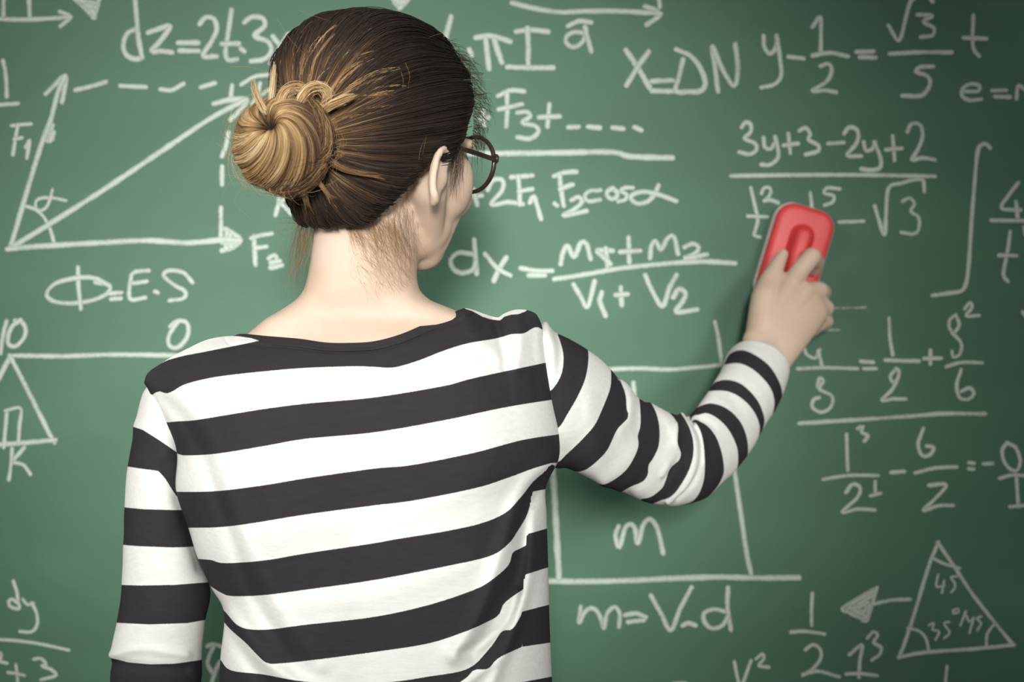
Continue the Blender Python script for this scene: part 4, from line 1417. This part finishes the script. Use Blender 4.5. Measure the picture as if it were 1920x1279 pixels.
def nw(px0, px1, py0, py1, n, dx, dy, tn, rad, curl=5):
    q = np.zeros((n, 9, 3))
    for i in range(n):
        x, y = U(px0, px1), U(py0, py1)
        ddx, ddy = dx + R.normal(0, 9), dy * U(.4, 1.25)
        cu = R.normal(0, curl)
        for j, t in enumerate(np.linspace(0, 1, 9)):
            xx = x + ddx * t + cu * math.sin(t * 3)
            yy = y + ddy * t
            q[i, j] = tuple(P(xx, yy, neck_y(xx, yy) - .0008 * math.sin(t * 3)))
    wisp.add(q, np.full(n, rad), tone(np.repeat(tn + R.normal(0, .09, (n, 1)), 9, 1)), .25)


nw(585, 660, 408, 428, 200, 4, 30, .55, .00007)
nw(640, 740, 405, 432, 260, 26, 64, .62, .00006)
nw(690, 765, 375, 470, 170, 10, 66, .58, .00006)
nw(670, 770, 430, 530, 200, 24, 44, .58, .00006, 8)
nw(600, 700, 418, 440, 60, 34, 46, .68, .00006, 10)
nw(735, 778, 345, 440, 70, 8, 70, .46, .00008, 8)
# the wisp hanging at the left of the neck
loose(wisp, 95, lambda i: P(U(560, 590), U(395, 440), 1.60 - U(0, .03)), lambda i: P(U(532, 572), U(470, 560), 1.60 - U(0, .03)), lambda i: Vector((U(-.006, .006), 0, U(-.004, .004))), .00012, .50, 12, .006)
loose(wisp, 26, lambda i: P(U(548, 575), U(390, 430), 1.59), lambda i: P(U(505, 548), U(395, 500), 1.58), lambda i: Vector((U(-.012, .006), 0, U(-.01, .01))), .00009, .55, 14, .008)
# sideburn and hairs over the cheek
sb = lambda i, a=.0: H(.0755 - U(0, .004), .018 + U(-.006, .016), -.012 - U(0, .012))
loose(wisp, 75, sb, lambda i: H(.0735 - U(0, .006), .016 + U(-.010, .020), -.045 - U(0, .028)), lambda i: hr * U(0, .002) + hf * U(-.004, .004), .00013, .16, 10, .003)
# short tufts standing off the forehead hair
ta = U(0, 1, 230)


def tuft0(i):
    a = math.radians(52 - ta[i] * 62)
    return P(712 + 176 * math.cos(a), 236 - 205 * math.sin(a), 1.60 + .02 + U(-.02, .03))


def tuft1(i):
    a = math.radians(52 - ta[i] * 62 - U(2, 17))
    g = U(1.0, 1.12) + .05 * (abs(ta[i] - .45) < .25)
    return P(712 + 182 * math.cos(a) * g, 236 - 205 * math.sin(a) * g, 1.63 + U(-.02, .03))


loose(wisp, 230, tuft0, tuft1, lambda i: Vector((U(.0, .007), 0, U(-.001, .005))), .00020, .10, 10, .005)
# a few long fly-away hairs over the crown and beside the face
fly = [[(520, 35), (545, 75), (575, 105)], [(430, 125), (480, 128), (520, 150)], [(760, 118), (768, 140), (765, 165)], [(752, 135), (756, 150), (755, 166)], [(785, 300), (792, 270), (815, 240), (840, 225)],
       [(792, 290), (798, 262), (800, 240)], [(702, 265), (708, 235), (718, 205)], [(560, 20), (590, 30), (620, 40)], [(835, 60), (815, 66), (800, 72)], [(690, 250), (700, 215), (712, 190)], [(870, 150), (905, 148), (930, 152)],
       [(440, 330), (425, 350), (415, 372)], [(455, 350), (440, 380), (470, 410)], [(500, 130), (480, 160), (440, 160)]]
for f_ in fly:
    c = [P(x, y, (1.50 if x < 560 else 1.505 if x < 800 else 1.56)) for x, y in f_]
    q = smooth_path([tuple(v) for v in c], 14)[None]
    wisp.add(q, .00009, tone(np.full((1, 14), .70)), .4)
wisp.build('loose_hair', 'fine loose hairs at the nape, temple and forehead')

# ------------------------------------------------------------------ eyeglasses
def tube(name, pts, rad, mat, parent, seg=10, flat=1.0, side=None, closed=False):
    bm = bmesh.new()
    rows = []
    n = len(pts)
    for i in range(n):
        a = pts[(i - 1) % n] if closed or i else pts[0]
        b = pts[(i + 1) % n] if closed or i < n - 1 else pts[-1]
        d = (b - a).normalized()
        s = (side - d * side.dot(d)).normalized()
        t = d.cross(s)
        r = rad[i] if isinstance(rad, list) else rad
        rows.append([bm.verts.new(pts[i] + s * math.cos(2 * math.pi * k / seg) * r * flat + t * math.sin(2 * math.pi * k / seg) * r) for k in range(seg)])
    m = n if closed else n - 1
    for i in range(m):
        for k in range(seg):
            bm.faces.new((rows[i][k], rows[i][(k + 1) % seg], rows[(i + 1) % n][(k + 1) % seg], rows[(i + 1) % n][k]))
    if not closed:
        bm.faces.new(rows[0][::-1])
        bm.faces.new(rows[-1])
    return bm_obj(name, bm, mat, parent)


gl = empty('eyeglasses', H(0, .107, -.034), 'round dark brown eyeglasses worn on the face, right rim showing past the cheek', 'eyeglasses')
for s in (1, -1):
    c = H(s * .0318, .1030, -.0235)
    fwd = (hf + hr * s * .10).normalized()
    rt = fwd.cross(hu).normalized() * s
    ring = [c + rt * math.cos(a) * .0262 + hu * math.sin(a) * .0262 for a in [2 * math.pi * k / 48 for k in range(48)]]
    rim = tube('rim', ring, .0020, M['spec_frame'], gl, 10, 1.25, fwd, True)
    bm = bmesh.new()
    bmesh.ops.create_cone(bm, cap_ends=True, segments=40, radius1=.0256, radius2=.0256, depth=.0012)
    q = fwd.to_track_quat('Z', 'Y').to_matrix().to_4x4()
    q.translation = c
    bmesh.ops.transform(bm, matrix=q, verts=bm.verts[:])
    bm_obj('lens', bm, M['lens'], gl, smooth=False)
    hg = c + rt * .0280 + hu * .0035
    bm = bmesh.new()
    bmesh.ops.create_cube(bm, size=1.0)
    for v in bm.verts:
        v.co = hg + rt * v.co.x * .0055 + fwd * v.co.y * .005 + hu * v.co.z * .0085
    bmesh.ops.bevel(bm, geom=bm.edges[:], offset=.0012, segments=2, affect='EDGES')
    bm_obj('hinge', bm, M['spec_frame'], gl)
    tp = [hg, H(s * .0640, .085, -.0215), H(s * .0705, .045, -.0215), H(s * .0745, .012, -.0225), H(s * .0760, -.002, -.0280), H(s * .0755, -.010, -.0400), H(s * .0750, -.013, -.0500)]
    tp = [Vector(v) for v in catmull([tuple(v) for v in tp], .004)]
    tube('temple', tp, .0024, M['spec_frame'], gl, 8, 0.62, hr)
br = [Vector(v) for v in catmull([tuple(H(r, .106 + .002 * (1 - abs(r) / .01), -.020 + .002 * (1 - abs(r) / .01))) for r in (-.0075, -.003, .003, .0075)], .002)]
tube('bridge', br, .0019, M['spec_frame'], gl, 8, 1.0, hf)

# ------------------------------------------------------------------ the board eraser
eu = Vector((math.sin(math.radians(17)), 0, math.cos(math.radians(17))))
ew = Vector((math.cos(math.radians(17)), 0, -math.sin(math.radians(17))))
ET = P(1521, 388, 2.066)
EL, EW = .121, .0700
EC = ET - eu * EL / 2
er = empty('board_eraser', Vector((EC.x, BOARD_Y - .002, EC.z)), 'red board eraser with a cream felt pad, held on the board by the right hand', 'eraser')


def slab(name, layers, mat, parent, w, l, r, cu=0.0):
    """rounded rectangles stacked from the board outwards: layers of (distance from the board, grow)"""
    bm = bmesh.new()
    prev = None
    for dist, g in layers:
        row = []
        for qx, qy, a0 in ((1, 1, 0), (-1, 1, 90), (-1, -1, 180), (1, -1, 270)):
            for k in range(9):
                a = math.radians(a0 + k * 90 / 8)
                x = qx * (w / 2 - r) + math.cos(a) * (r + g)
                y = qy * (l / 2 - r) + math.sin(a) * (r + g)
                v = Vector((EC.x, BOARD_Y - .002 - dist, EC.z)) + ew * x + eu * (y + cu)
                row.append(bm.verts.new(v))
        if prev:
            for k in range(len(row)):
                bm.faces.new((prev[k], prev[(k + 1) % len(row)], row[(k + 1) % len(row)], row[k]))
        else:
            bm.faces.new(row)
        prev = row
    bm.faces.new(prev[::-1])
    bmesh.ops.recalc_face_normals(bm, faces=bm.faces[:])
    return bm_obj(name, bm, mat, parent)


o = slab('felt_pad', [(0, -.001), (.001, 0), (.008, .0006), (.015, 0), (.0165, -.001)], M['felt'], er, EW + .004, EL + .003, .022)
o['label'] = 'cream felt pad'
o = slab('body', [(.0165, -.001), (.0175, 0), (.024, 0), (.0275, -.0012), (.0295, -.0040), (.0302, -.0075)], M['red'], er, EW, EL, .021)
o['label'] = 'red plastic back'
slab('grip', [(.0285, .004), (.0310, .0010), (.036, -.0015), (.045, -.0032), (.049, -.0052), (.0505, -.0085)], M['red'], er, .026, .078, .0125, -.002)
